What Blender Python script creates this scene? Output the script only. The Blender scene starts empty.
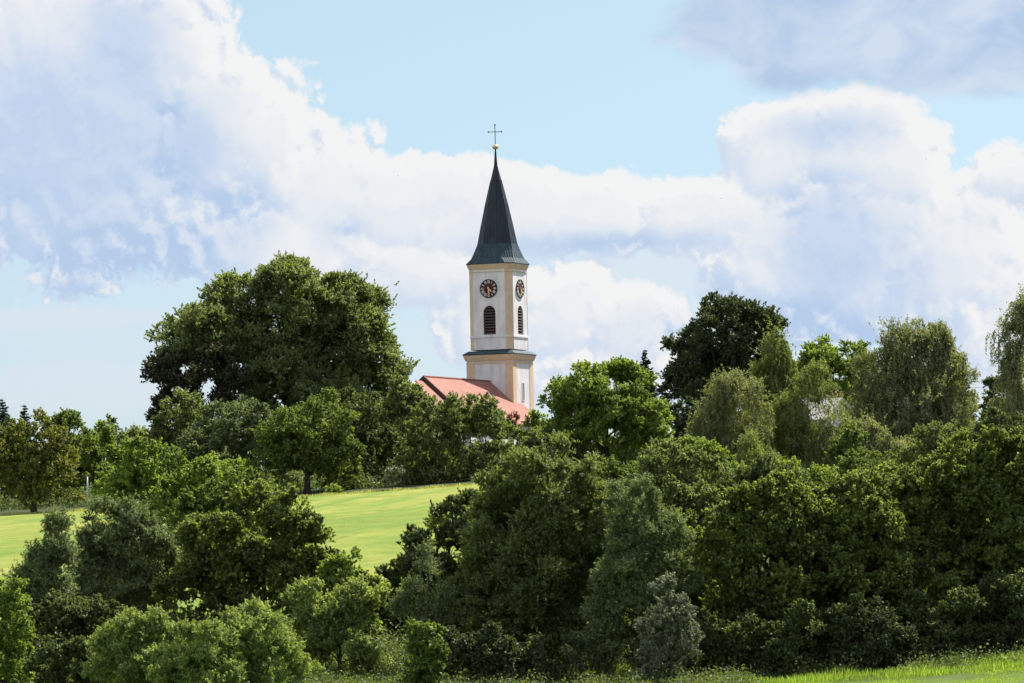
import bpy, math, random
import numpy as np
from mathutils import Vector, Matrix

S = bpy.context.scene
COL = S.collection
R = math.radians

# ------------------------------------------------------------------ camera
FPX = 5000.0
CAM = np.array([0.0, 0.0, 3.5])
PITCH, ROLL = math.atan((595 - 341.5) / FPX), R(1.2)
_F = np.array([0, math.cos(PITCH), math.sin(PITCH)])
_R0 = np.array([1.0, 0, 0]); _U0 = np.array([0, -math.sin(PITCH), math.cos(PITCH)])
_R = _R0 * math.cos(ROLL) - _U0 * math.sin(ROLL)
_U = _U0 * math.cos(ROLL) + _R0 * math.sin(ROLL)
cd = bpy.data.cameras.new('camera'); cam = bpy.data.objects.new('camera', cd); COL.objects.link(cam)
cd.sensor_width = 36.0; cd.lens = FPX / 1024 * 36.0
cd.clip_start = 1.0; cd.clip_end = 20000.0
m = Matrix.Identity(4)
for i in range(3):
    m[i][0], m[i][1], m[i][2], m[i][3] = _R[i], _U[i], -_F[i], CAM[i]
cam.matrix_world = m
S.camera = cam

def pdir(px, py):
    return _F + _R * (px - 512) / FPX + _U * (341.5 - py) / FPX
def at(px, py, Y):
    d = pdir(px, py); return CAM + d * (Y / d[1])
def project(x, y, z):
    p = np.array([x, y, z]) - CAM; d = p @ _F
    return 512 + FPX * (p @ _R) / d, 341.5 - FPX * (p @ _U) / d
def azel(px, py):
    d = pdir(px, py); d = d / np.linalg.norm(d)
    return math.atan2(d[0], d[1]) * FPX, math.asin(d[2]) * FPX

# ------------------------------------------------------------------ render, light
SUN_AZ, SUN_EL = 140.0, 50.0            # azimuth measured from 'towards the camera' to the right
sdir = Vector((math.sin(R(SUN_AZ)) * math.cos(R(SUN_EL)), -math.cos(R(SUN_AZ)) * math.cos(R(SUN_EL)), math.sin(R(SUN_EL))))
sl = bpy.data.lights.new('sun', 'SUN'); so = bpy.data.objects.new('sun', sl); COL.objects.link(so)
sl.energy = 5.0; sl.angle = R(0.53); sl.color = (1.0, 0.95, 0.87)
so.rotation_euler = sdir.to_track_quat('Z', 'Y').to_euler(); so.location = (0, 0, 200)
S.view_settings.view_transform = 'Standard'; S.view_settings.look = 'None'
EXPO = 1.14; S.view_settings.exposure = EXPO; S.view_settings.gamma = 1.0; S.view_settings.use_curve_mapping = False
S.render.engine = 'CYCLES'
S.cycles.max_bounces = 5; S.cycles.diffuse_bounces = 3; S.cycles.glossy_bounces = 2
S.cycles.transmission_bounces = 4; S.cycles.transparent_max_bounces = 8
S.cycles.use_denoising = True; S.cycles.denoiser = 'OPENIMAGEDENOISE'; S.cycles.denoising_input_passes = 'RGB_ALBEDO_NORMAL'; S.cycles.denoising_prefilter = 'ACCURATE'
S.cycles.caustics_reflective = False; S.cycles.caustics_refractive = False
S.render.film_transparent = False
S.cycles.pixel_filter_type = 'BLACKMAN_HARRIS'; S.cycles.filter_width = 1.5

# ------------------------------------------------------------------ node helper
class NG:
    def __init__(s, tree):
        s.t = tree; s.t.nodes.clear()
    def n(s, typ, **kw):
        nd = s.t.nodes.new(typ)
        for k, v in kw.items(): setattr(nd, k, v)
        return nd
    def put(s, sock, v):
        if isinstance(v, bpy.types.NodeSocket): s.t.links.new(v, sock)
        elif isinstance(v, (tuple, list)) and sock.type == 'RGBA' and len(v) == 3: sock.default_value = (*v, 1)
        else: sock.default_value = v
    def m(s, op, a, b=None, c=None, clamp=False):
        nd = s.n('ShaderNodeMath', operation=op, use_clamp=clamp)
        for i, v in enumerate((a, b, c)):
            if v is not None: s.put(nd.inputs[i], v)
        return nd.outputs[0]
    def vm(s, op, a, b=None):
        nd = s.n('ShaderNodeVectorMath', operation=op); s.put(nd.inputs[0], a)
        if b is not None: s.put(nd.inputs[1], b)
        return nd.outputs['Value'] if op in ('LENGTH', 'DOT_PRODUCT', 'DISTANCE') else nd.outputs[0]
    def xyz(s, x, y, z):
        nd = s.n('ShaderNodeCombineXYZ'); s.put(nd.inputs[0], x); s.put(nd.inputs[1], y); s.put(nd.inputs[2], z); return nd.outputs[0]
    def noise(s, v, scale, detail=4, rough=0.5, dist=0.0, lac=2.0, dim='3D'):
        nd = s.n('ShaderNodeTexNoise', noise_dimensions=dim); s.put(nd.inputs['Vector'], v); s.put(nd.inputs['Scale'], scale)
        nd.inputs['Detail'].default_value = detail; nd.inputs['Roughness'].default_value = rough
        nd.inputs['Distortion'].default_value = dist; nd.inputs['Lacunarity'].default_value = lac
        return nd.outputs['Fac']
    def mix(s, f, a, b, typ='MIX'):
        nd = s.n('ShaderNodeMix', data_type='RGBA', blend_type=typ, clamp_factor=True)
        s.put(nd.inputs[0], f); s.put(nd.inputs[6], a); s.put(nd.inputs[7], b); return nd.outputs[2]
    def sm(s, v, lo, hi, a=0.0, b=1.0):
        nd = s.n('ShaderNodeMapRange', interpolation_type='SMOOTHSTEP', clamp=True)
        for i, q in enumerate((v, lo, hi, a, b)): s.put(nd.inputs[i], q)
        return nd.outputs[0]
    def ramp(s, f, stops):
        nd = s.n('ShaderNodeValToRGB'); s.put(nd.inputs[0], f); e = nd.color_ramp.elements
        while len(e) < len(stops): e.new(0.5)
        for q, (p, c) in zip(e, stops): q.position = p; q.color = (*c, 1)
        return nd.outputs[0]

# ------------------------------------------------------------------ world: blue sky with cumulus
W = bpy.data.worlds.new('World'); S.world = W; W.use_nodes = True
g = NG(W.node_tree)
W.cycles.sampling_method = 'MANUAL'; W.cycles.sample_map_resolution = 512
SKY = 0.06
tc = g.n('ShaderNodeTexCoord').outputs['Generated']
sep = g.n('ShaderNodeSeparateXYZ'); g.put(sep.inputs[0], g.vm('NORMALIZE', tc))
u = g.m('MULTIPLY', g.m('ARCTAN2', sep.outputs[0], sep.outputs[1]), FPX / 100)     # hundreds of photo pixels = 1.146 degrees
v = g.m('MULTIPLY', g.m('ARCSINE', sep.outputs[2]), FPX / 100)
sky = g.n('ShaderNodeTexSky', sky_type='NISHITA')
sky.sun_disc = False; sky.sun_elevation = R(SUN_EL); sky.sun_rotation = math.atan2(sdir.x, sdir.y)
sky.air_density = 1.0; sky.dust_density = 0.4; sky.ozone_density = 2.5
def blob_field(P, blobs):
    out = None
    for (px, py, rx, ry, w) in blobs:
        a, e = azel(px, py)
        q = g.vm('MULTIPLY', g.vm('SUBTRACT', P, (a / 100, e / 100, 0)), (100 / rx, 100 / ry, 0))
        f = g.m('MULTIPLY_ADD', g.vm('LENGTH', q), -w, w)
        out = f if out is None else g.m('SMOOTH_MAX', out, f, 0.12)
    return out
P0 = g.xyz(u, v, 0)
# billow displacement
def billow(P, s):
    n1 = g.noise(P, 1.0 * s, 7, 0.5, 0.25, dim='2D')
    n2 = g.noise(P, 4.5 * s, 5, 0.6, 0.0, dim='2D')
    vo = g.n('ShaderNodeTexVoronoi', feature='SMOOTH_F1', voronoi_dimensions='2D'); g.put(vo.inputs['Vector'], g.vm('ADD', P, g.vm('MULTIPLY', g.xyz(n1, n2, 0), (0.7, 0.5, 0))))
    vo.inputs['Scale'].default_value = 2.9 * s; vo.inputs['Smoothness'].default_value = 0.4
    vo.inputs['Detail'].default_value = 2.0; vo.inputs['Roughness'].default_value = 0.5
    return g.m('ADD', g.m('ADD', g.m('MULTIPLY', g.m('SUBTRACT', n1, 0.5), 1.4), g.m('MULTIPLY', g.m('SUBTRACT', n2, 0.5), 0.18)), g.m('MULTIPLY', g.m('SUBTRACT', 0.50, vo.outputs['Distance']), 0.62))
CUM = [(60, 90, 170, 170, 1.0), (160, 50, 80, 90, .8), (220, 130, 95, 90, .8), (270, 140, 55, 60, .7), (90, 210, 190, 80, .5),
       (330, 190, 90, 66, .8), (290, 250, 130, 58, .8), (400, 200, 130, 52, .9), (500, 215, 120, 50, .9), (590, 215, 110, 44, .8), (690, 215, 95, 42, .8), (770, 240, 60, 34, .6),
       (420, 270, 110, 40, .6), (500, 320, 80, 60, .5), (565, 310, 65, 65, .8), (630, 325, 65, 48, .8), (600, 365, 120, 40, .5),
       (785, 150, 62, 60, .8), (850, 140, 90, 52, .8), (900, 165, 62, 62, .8), (850, 250, 160, 110, .8), (960, 250, 95, 90, .8), (1030, 175, 90, 32, .6), (1050, 300, 100, 100, .7)]
F0 = blob_field(P0, CUM)
D0 = g.m('ADD', g.m('ADD', F0, 0.13), g.m('MULTIPLY', billow(P0, 1.0), 0.42))
# the same field a little nearer to the sun: lit side of every billow
P1 = g.vm('ADD', P0, (0.07, 0.11, 0))
D1 = g.m('ADD', g.m('ADD', blob_field(P1, CUM), 0.13), g.m('MULTIPLY', billow(P1, 1.0), 0.42))
mask = g.sm(D0, 0.0, 0.14)
edge = g.sm(D0, 0.10, 0.60, 1.0, 0.16)
lit = g.sm(g.m('SUBTRACT', D0, D1), -0.12, 0.15)
# broad bluish shade inside the clouds
SHD = [(50, 160, 190, 150, 1.0), (120, 60, 80, 90, .9), (170, 150, 90, 90, .9), (120, 250, 150, 70, 1.0), (225, 215, 60, 60, .7), (340, 235, 30, 20, .4), (830, 130, 75, 30, .8), (840, 250, 90, 90, .9), (900, 290, 70, 60, .6), (600, 242, 110, 14, .5), (780, 330, 170, 60, .8)]
shd = g.sm(g.m('ADD', blob_field(P0, SHD), g.m('MULTIPLY', g.m('SUBTRACT', g.noise(P0, 1.2, 4, 0.5, 0.2, dim='2D'), 0.5), 0.7)), -0.25, 0.75)
bright = g.m('SUBTRACT', g.m('ADD', g.m('MULTIPLY', g.m('MULTIPLY', g.m('SUBTRACT', lit, 0.45), edge), 0.85), 0.80), g.m('MULTIPLY', shd, 0.56), None, True)
K = 1.0 / SKY / 2 ** EXPO
def cc(r, gg, b): return (r * K, gg * K, b * K)
def scaled(col):
    nd = g.n('ShaderNodeVectorMath', operation='SCALE'); g.put(nd.inputs[0], col); nd.inputs['Scale'].default_value = K; return nd.outputs[0]
cloud = scaled(g.ramp(bright, [(0.0, (0.47, 0.61, 0.83)), (0.35, (0.61, 0.71, 0.87)), (0.65, (0.76, 0.81, 0.88)), (1.0, (0.90, 0.905, 0.91))]))
# flat grey cloud base at the upper right, and thin veils
GRY = [(900, 10, 230, 86, 1.0), (980, 50, 220, 52, 1.0), (790, 50, 80, 52, .8), (720, 20, 75, 50, .6), (665, 38, 34, 18, .3)]
DG = g.m('ADD', blob_field(P0, GRY), g.m('MULTIPLY', g.m('SUBTRACT', g.noise(P0, 1.1, 6, 0.55, 0.4, dim='2D'), 0.5), 0.55))
mg = g.sm(DG, -0.02, 0.32, 0.0, 0.92)
gcol = scaled(g.ramp(g.noise(g.vm('MULTIPLY', P0, (1, 1.6, 1)), 1.2, 6, 0.55, 0.4, dim='2D'), [(0.32, (0.44, 0.58, 0.79)), (0.68, (0.64, 0.73, 0.87))]))
VEI = [(70, 318, 130, 14, .35), (150, 200, 60, 40, .5), (180, 250, 30, 60, .4), (130, 345, 260, 60, .2), (450, 330, 120, 60, .3), (700, 330, 200, 60, .4), (990, 380, 60, 30, .5), (660, 268, 120, 36, .9), (330, 345, 150, 50, .4), (90, 385, 180, 40, .7), (60, 318, 150, 16, .8)]
DV = g.m('ADD', blob_field(P0, VEI), g.m('MULTIPLY', g.m('SUBTRACT', g.noise(g.vm('MULTIPLY', P0, (1, 1.8, 1)), 0.9, 6, 0.6, 0.5, dim='2D'), 0.5), 0.6))
mv = g.sm(DV, -0.05, 0.4, 0.0, 0.6)
tint = g.mix(g.sm(v, 0.5, 8.0), (0.75, 0.85, 1.10), (1.07, 1.03, 0.92))
base = g.vm('MULTIPLY', g.vm('MULTIPLY', sky.outputs[0], tint), (2 ** (1 - EXPO),) * 3)
c1 = g.mix(mv, base, cc(0.74, 0.79, 0.86))
c2 = g.mix(mask, c1, cloud)
c3 = g.mix(mg, c2, gcol)
# cumulus over the unseen rest of the sky, added to lift the ambient light
dirv = g.vm('NORMALIZE', tc)
on = g.noise(g.vm('MULTIPLY', dirv, (1, 1, 1.8)), 2.6, 5, 0.6, 0.3)
outm = g.m('MULTIPLY', g.sm(on, 0.44, 0.54), g.m('MAXIMUM', g.sm(v, 9.0, 14.0), g.sm(g.m('ABSOLUTE', u), 9.0, 14.0)))
c4 = g.mix(outm, c3, cc(0.98, 1.00, 1.12))
bg = g.n('ShaderNodeBackground'); g.put(bg.inputs[0], c4); bg.inputs[1].default_value = SKY
wo = g.n('ShaderNodeOutputWorld'); g.put(wo.inputs[0], bg.outputs[0])

# ------------------------------------------------------------------ materials
def newmat(name):
    mt = bpy.data.materials.new(name); mt.use_nodes = True
    return mt, NG(mt.node_tree)
def pbr(name, colfn, rough=0.85, bump=None, metal=0.0, spec=0.3):
    mt, g = newmat(name)
    o = g.n('ShaderNodeOutputMaterial'); b = g.n('ShaderNodeBsdfPrincipled')
    obj = g.n('ShaderNodeTexCoord').outputs['Object']
    g.put(b.inputs['Base Color'], colfn(g, obj) if callable(colfn) else colfn)
    b.inputs['Roughness'].default_value = rough; b.inputs['Metallic'].default_value = metal
    b.inputs['Specular IOR Level'].default_value = spec
    if bump:
        h, st, dist = bump(g, obj)
        bn = g.n('ShaderNodeBump'); bn.inputs['Strength'].default_value = st; bn.inputs['Distance'].default_value = dist
        g.put(bn.inputs['Height'], h); g.put(b.inputs['Normal'], bn.outputs[0])
    g.put(o.inputs[0], b.outputs[0]); return mt
def leafmat(name, c0, c1, trans=0.44, tcol=None, gloss=0.025):
    mt, g = newmat(name)
    at_ = g.n('ShaderNodeAttribute', attribute_name='tone').outputs['Fac']
    c0 = tuple(q * 1.8 for q in c0); c1 = tuple(q * 1.95 for q in c1)
    col = g.ramp(at_, [(0.1, c0), (0.9, c1)])
    d = g.n('ShaderNodeBsdfDiffuse'); g.put(d.inputs[0], col)
    t = g.n('ShaderNodeBsdfTranslucent'); g.put(t.inputs[0], g.mix(1.0, col, tcol or (1.5, 1.45, 0.55), 'MULTIPLY'))
    m1 = g.n('ShaderNodeMixShader'); m1.inputs[0].default_value = trans; g.put(m1.inputs[1], d.outputs[0]); g.put(m1.inputs[2], t.outputs[0])
    gl = g.n('ShaderNodeBsdfGlossy'); gl.inputs['Roughness'].default_value = 0.55; gl.inputs[0].default_value = (0.9, 0.95, 0.9, 1)
    m2 = g.n('ShaderNodeMixShader'); m2.inputs[0].default_value = gloss; g.put(m2.inputs[1], m1.outputs[0]); g.put(m2.inputs[2], gl.outputs[0])
    o = g.n('ShaderNodeOutputMaterial'); g.put(o.inputs[0], m2.outputs[0]); return mt

L = {
 'linden':  leafmat('leaf_linden', (.046, .066, .028), (.135, .165, .066)),
 'green':   leafmat('leaf_green', (.030, .052, .012), (.098, .132, .032)),
 'bright':  leafmat('leaf_bright', (.050, .084, .016), (.150, .195, .044)),
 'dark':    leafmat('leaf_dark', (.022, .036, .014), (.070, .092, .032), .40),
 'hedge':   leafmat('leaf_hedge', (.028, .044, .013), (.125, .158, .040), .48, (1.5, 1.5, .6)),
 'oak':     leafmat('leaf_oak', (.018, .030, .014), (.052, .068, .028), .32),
 'copper':  leafmat('leaf_copper', (.018, .022, .011), (.046, .050, .022), .28, (1.5, 1.2, .5)),
 'ochre':   leafmat('leaf_ochre', (.040, .055, .012), (.115, .120, .030)),
 'olive':   leafmat('leaf_olive', (.040, .060, .020), (.115, .140, .052)),
 'willow':  leafmat('leaf_willow', (.044, .064, .026), (.122, .152, .062), .34, (1.3, 1.3, .7)),
 'silver':  leafmat('leaf_silver', (.058, .072, .044), (.145, .162, .104), .28, (1.1, 1.1, .8)),
 'birch':   leafmat('leaf_birch', (.058, .074, .034), (.155, .168, .080), .36),
 'birchy':  leafmat('leaf_birch_fresh', (.048, .070, .020), (.135, .162, .050), .38),
 'conifer': leafmat('needle_dark', (.012, .022, .014), (.030, .048, .026), .10),
 'osier':   leafmat('leaf_osier', (.055, .086, .026), (.165, .205, .066), .38),
 'red':     leafmat('leaf_reddish', (.070, .035, .022), (.150, .080, .050), .3, (1.4, .9, .6)),
 'grass':   leafmat('grass_blade', (.060, .110, .015), (.180, .250, .045), .35),
 'drygrass': leafmat('grass_seed', (.110, .130, .035), (.260, .260, .090), .3),
}
BARK = pbr('bark', lambda g, o: g.ramp(g.noise(o, 3, 5, .6), [(.3, (.035, .028, .020)), (.7, (.10, .085, .065))]), .95)
BIRCHBARK = pbr('birch_bark', lambda g, o: g.ramp(g.noise(g.vm('MULTIPLY', o, (1, 1, 5)), 1.6, 4, .6), [(.42, (.05, .045, .04)), (.52, (.55, .53, .48))]), .8)
TWIG = pbr('twig', (.16, .12, .085), .9)
WHITE = pbr('white_plaster', lambda g, o: g.ramp(g.noise(g.vm('MULTIPLY', o, (1, 1, .35)), .9, 6, .6), [(.28, (.62, .59, .60)), (.6, (.86, .83, .845))]), .9, spec=.15)
BEIGE = pbr('ochre_plaster', lambda g, o: g.ramp(g.noise(o, 1.2, 5, .6), [(.3, (.70, .51, .35)), (.7, (.80, .61, .44))]), .9, spec=.15)
def tilec(g, o):
    n = g.noise(o, .5, 6, .65); f = g.noise(g.vm('MULTIPLY', o, (3, 3, 6)), 1.5, 2, .5)
    c = g.ramp(n, [(.3, (.34, .150, .118)), (.7, (.46, .232, .182))])
    st = g.sm(g.noise(g.vm('MULTIPLY', o, (1, .35, .5)), 1.1, 5, .7), .5, .72, 0, .45)
    return g.mix(st, g.mix(g.sm(f, .35, .7, 0, .6), c, (.30, .13, .105)), (.20, .13, .10))
def tileb(g, o):
    w = g.n('ShaderNodeTexWave', wave_type='BANDS', bands_direction='Z', wave_profile='SAW'); g.put(w.inputs['Vector'], o); w.inputs['Scale'].default_value = 1.1
    w2 = g.n('ShaderNodeTexWave', wave_type='BANDS', bands_direction='Y'); g.put(w2.inputs['Vector'], o); w2.inputs['Scale'].default_value = 1.3
    return g.m('ADD', w.outputs['Fac'], g.m('MULTIPLY', w2.outputs['Fac'], .6)), .9, .09
TILE = pbr('roof_tiles', tilec, .85, tileb, spec=.2)
COPPER = pbr('dark_copper', lambda g, o: g.ramp(g.noise(g.vm('MULTIPLY', o, (1.5, 1.5, .35)), 1.0, 6, .7), [(.3, (.010, .015, .024)), (.65, (.024, .034, .044)), (.8, (.060, .085, .088))]), .5, lambda g, o: (g.noise(o, 2.5, 4, .6), .3, .05), .2, .4)
PATINA = pbr('green_copper', lambda g, o: g.ramp(g.noise(g.vm('MULTIPLY', o, (2.2, 2.2, .3)), 1.2, 6, .7), [(.3, (.026, .046, .060)), (.6, (.055, .088, .105)), (.8, (.13, .18, .19))]), .75, None, .0, .2)
MAROON = pbr('clock_face', (.085, .016, .022), .6)
BLACKM = pbr('dark_metal', (.03, .03, .035), .5, None, .5)
CREAM = pbr('clock_white', (.70, .66, .60), .6)
GOLD = pbr('gilded', (.72, .50, .26), .4, None, .6)
DARKIN = pbr('dark_interior', (.012, .011, .014), .9)
SLAT = pbr('louvre_slat', (.11, .075, .07), .8)
GREYM = pbr('grey_metal', (.30, .31, .33), .45, None, .4)
GLASS = pbr('window_glass', (.03, .035, .04), .1, None, 0, .6)
PALEROOF = pbr('pale_roof', lambda g, o: g.ramp(g.noise(o, .8, 5, .6), [(.3, (.22, .21, .20)), (.7, (.36, .34, .32))]), .8)
VERGE = pbr('verge_board', (.13, .065, .055), .8)

def fieldc(g, o):
    sp = g.n('ShaderNodeSeparateXYZ'); g.put(sp.inputs[0], o); x, y = sp.outputs[0], sp.outputs[1]
    n = g.noise(o, .02, 5, .6); n2 = g.noise(g.vm('MULTIPLY', o, (1, .35, 1)), .35, 6, .7)
    fld = g.ramp(g.m('ADD', g.m('MULTIPLY', n, .5), g.m('MULTIPLY', n2, .5)), [(.40, (.120, .170, .026)), (.5, (.185, .220, .036)), (.60, (.260, .262, .062))])
    # swathes that run slightly across the hill
    t = g.m('ADD', g.m('ADD', g.m('MULTIPLY', x, .98), g.m('MULTIPLY', y, -.16)), g.m('MULTIPLY', g.noise(g.vm('MULTIPLY', o, (1, 1, 0)), .012, 3, .5), 9))
    sw = g.m('POWER', g.m('MULTIPLY_ADD', g.m('SINE', g.m('MULTIPLY', t, .85)), .5, .5), 2.5)
    sw2 = g.m('MULTIPLY_ADD', g.m('SINE', g.m('MULTIPLY', t, 2.6)), .5, .5)
    sw = g.m('MULTIPLY', g.m('ADD', g.m('MULTIPLY', sw, .8), g.m('MULTIPLY', sw2, .3)), g.sm(g.noise(g.vm('MULTIPLY', o, (1, .5, 1)), .05, 4, .6), .3, .6))
    fld = g.mix(g.m('MULTIPLY', sw, .75), fld, (.105, .190, .028))
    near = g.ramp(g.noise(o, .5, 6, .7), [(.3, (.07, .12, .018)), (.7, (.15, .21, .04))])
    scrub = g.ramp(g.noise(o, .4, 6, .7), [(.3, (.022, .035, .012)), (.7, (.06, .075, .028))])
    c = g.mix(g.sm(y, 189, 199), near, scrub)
    tl = g.m('MULTIPLY', g.sm(g.m('SINE', g.m('MULTIPLY', t, .52)), .985, .999), g.sm(g.noise(o, .3, 3, .6), .35, .55))
    fld = g.mix(g.m('MULTIPLY', tl, .5), fld, (.10, .13, .03))
    inf = g.m('MULTIPLY', g.m('MULTIPLY', g.sm(y, 236, 250), g.sm(y, 541, 546, 1, 0)), g.sm(x, -2, 1, 1, 0))
    return g.mix(inf, c, fld)
GROUND = pbr('grassland', fieldc, .95, lambda g, o: (g.noise(o, 2.5, 6, .8), .6, .25), spec=.1)

# ------------------------------------------------------------------ terrain
_ky = [-9000, -300, 0, 60, 120, 165, 184, 205, 216, 250, 300, 400, 540, 675, 760, 1000, 2000, 9000]
_kz = [0, 1.9, 1.9, .6, -.9, -1.4, -.9, .22, .6, 1.6, 4.2, 9.2, 15.0, 21.5, 23, 20, 0, -90]
_fy = np.arange(-1000, 3000, 5.0); _fz = np.interp(_fy, _ky, _kz)
_kr = np.hanning(9); _kr /= _kr.sum(); _fz2 = np.convolve(np.pad(_fz, 4, mode='edge'), _kr, mode='valid')
def gz(x, y):
    x = np.asarray(x, float); y = np.asarray(y, float)
    z = np.where((y > -900) & (y < 2900), np.interp(y, _fy, _fz2), np.interp(y, _ky, _kz))
    w = np.clip((y - 240) / 200, 0, 1) * np.clip((1500 - y) / 700, 0, 1)
    z = z + w * (.036 * np.clip(x + 12, -80, 10) + .25 * np.sin(x * .05 + y * .013))
    z = z - w * 3.2 * np.clip((x - 1) / 14, 0, 1) ** 1.3
    w2 = np.clip((y - 100) / 80, 0, 1) * np.clip((260 - y) / 40, 0, 1)
    z = z + w2 * (.05 * np.clip(x - 9, 0, 16) + .06 * np.sin(x * .5 + y * .21))
    return z
def gzf(x, y): return float(gz(x, y))

# ------------------------------------------------------------------ object helpers
def link(o, parent=None):
    COL.objects.link(o)
    if parent is not None: o.parent = parent
    return o
def tag(o, label=None, cat=None, group=None, kind=None):
    if label: o['label'] = label
    if cat: o['category'] = cat
    if group: o['group'] = group
    if kind: o['kind'] = kind
    return o
def empty(name, loc, rz=0.0):
    o = bpy.data.objects.new(name, None); o.location = tuple(float(c) for c in loc); o.rotation_euler = (0, 0, rz); o.empty_display_size = .5
    return link(o)
def mesh_np(name, V, Fs, mat, parent=None, loc=None, tone=None, smooth=False):
    """Fs: (n,k) int array"""
    V = np.asarray(V, np.float32); Fs = np.asarray(Fs, np.int32); n, k = Fs.shape
    me = bpy.data.meshes.new(name)
    me.vertices.add(len(V)); me.vertices.foreach_set('co', V.ravel())
    me.loops.add(n * k); me.loops.foreach_set('vertex_index', Fs.ravel())
    me.polygons.add(n); me.polygons.foreach_set('loop_start', np.arange(0, n * k, k, dtype=np.int32))
    try: me.polygons.foreach_set('loop_total', np.full(n, k, np.int32))
    except Exception: pass
    if tone is not None:
        a = me.attributes.new('tone', 'FLOAT', 'FACE'); a.data.foreach_set('value', np.asarray(tone, np.float32))
    me.materials.append(mat); me.update(calc_edges=True)
    if smooth: me.polygons.foreach_set('use_smooth', np.ones(n, bool))
    o = bpy.data.objects.new(name, me)
    if loc is not None: o.location = tuple(float(c) for c in loc)
    return link(o, parent)
class MB:
    def __init__(s): s.v = []; s.f = []
    def add(s, vs, fs):
        b = len(s.v); s.v += [tuple(map(float, p)) for p in vs]; s.f += [tuple(b + i for i in q) for q in fs]; return s
    def box(s, c, d, M=None):
        x, y, z = [q / 2 for q in d]
        vs = [Vector((sx * x, sy * y, sz * z)) for sz in (-1, 1) for sy in (-1, 1) for sx in (-1, 1)]
        if M is not None: vs = [M @ p for p in vs]
        vs = [p + Vector(c) for p in vs]
        return s.add(vs, [(0, 2, 3, 1), (4, 5, 7, 6), (0, 1, 5, 4), (2, 6, 7, 3), (0, 4, 6, 2), (1, 3, 7, 5)])
    def prism(s, rings, cap=True):
        n = len(rings[0]); vs = [p for r in rings for p in r]; fs = []
        for k in range(len(rings) - 1):
            for i in range(n):
                j = (i + 1) % n; fs.append((k * n + i, k * n + j, (k + 1) * n + j, (k + 1) * n + i))
        if cap: fs.append(tuple(range(n))[::-1]); fs.append(tuple((len(rings) - 1) * n + i for i in range(n)))
        return s.add(vs, fs)
    def tube(s, pts, rad, seg=6):
        pts = [Vector(p) for p in pts]; rings = []
        for i, p in enumerate(pts):
            t = (pts[min(i + 1, len(pts) - 1)] - pts[max(i - 1, 0)]).normalized()
            a = t.cross(Vector((0, 0, 1)) if abs(t.z) < .9 else Vector((1, 0, 0))).normalized(); b = t.cross(a)
            r = rad[i] if isinstance(rad, (list, tuple)) else rad
            rings.append([p + a * math.cos(k * 2 * math.pi / seg) * r + b * math.sin(k * 2 * math.pi / seg) * r for k in range(seg)])
        return s.prism(rings)
    def build(s, name, mat, parent=None, smooth=False):
        me = bpy.data.meshes.new(name); me.from_pydata(s.v, [], s.f); me.materials.append(mat); me.update()
        if smooth: me.polygons.foreach_set('use_smooth', [True] * len(me.polygons))
        return link(bpy.data.objects.new(name, me), parent)

# ------------------------------------------------------------------ terrain mesh
def build_ground():
    xs = np.unique(np.concatenate([np.linspace(-9000, -120, 14), np.arange(-120, 121, 3.0), np.linspace(120, 9000, 14)]))
    ys = np.unique(np.concatenate([np.linspace(-9000, -60, 10), np.arange(-60, 800, 5.0), np.arange(800, 2000, 60.0), np.linspace(2000, 9000, 12)]))
    X, Y = np.meshgrid(xs, ys); V = np.stack([X, Y, gz(X, Y)], -1).reshape(-1, 3)
    nx = len(xs); i, j = np.meshgrid(np.arange(nx - 1), np.arange(len(ys) - 1)); a = (j * nx + i).ravel()
    o = mesh_np('ground', V, np.stack([a, a + 1, a + nx + 1, a + nx], 1), GROUND, smooth=True)
    tag(o, kind='structure')
build_ground()

# ------------------------------------------------------------------ church
CY = 675.0; SC = CY / FPX
def zc(py, px=499): return float(at(px, py, CY)[2])
cx = float(at(500.5, 395, CY)[0])
cz0 = gzf(cx, CY) - .3
church = empty('church', (cx, CY, cz0), R(-23.6))
tag(church, 'white village church with red tiled nave and tall tower under a dark pointed spire', 'church')
def Z(py): return zc(py) - cz0
def profile_prism(levels, poly):
    """levels: (z, scale-offset); poly(off) returns the ring"""
    return [[(x, y, z) for x, y in poly(off)] for z, off in levels]
A = 50 * SC / 2                          # half side of the lower stage
def square(off, a=None):
    a = (a or A) + off; return [(-a, -a), (a, -a), (a, a), (-a, a)]
HF, HC = 35 * SC / 2, 47 * SC / 2        # upper stage: half width of a face, half of the full side
def octo(off):
    h, f = HC + off, HF + off * .414
    return [(-f, -h), (f, -h), (h, -f), (h, f), (f, h), (-f, h), (-h, f), (-h, -f)]
def faceframe(k, dist):
    """k-th face: 0 front (-Y), 1 right (+X), 2 back, 3 left. returns matrix mapping (u, out, z)"""
    ang = k * math.pi / 2
    return Matrix.Rotation(ang, 4, 'Z') @ Matrix.Translation((0, -dist, 0))
def fp(M, u_, out, z): return M @ Vector((u_, -out, z))
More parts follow.
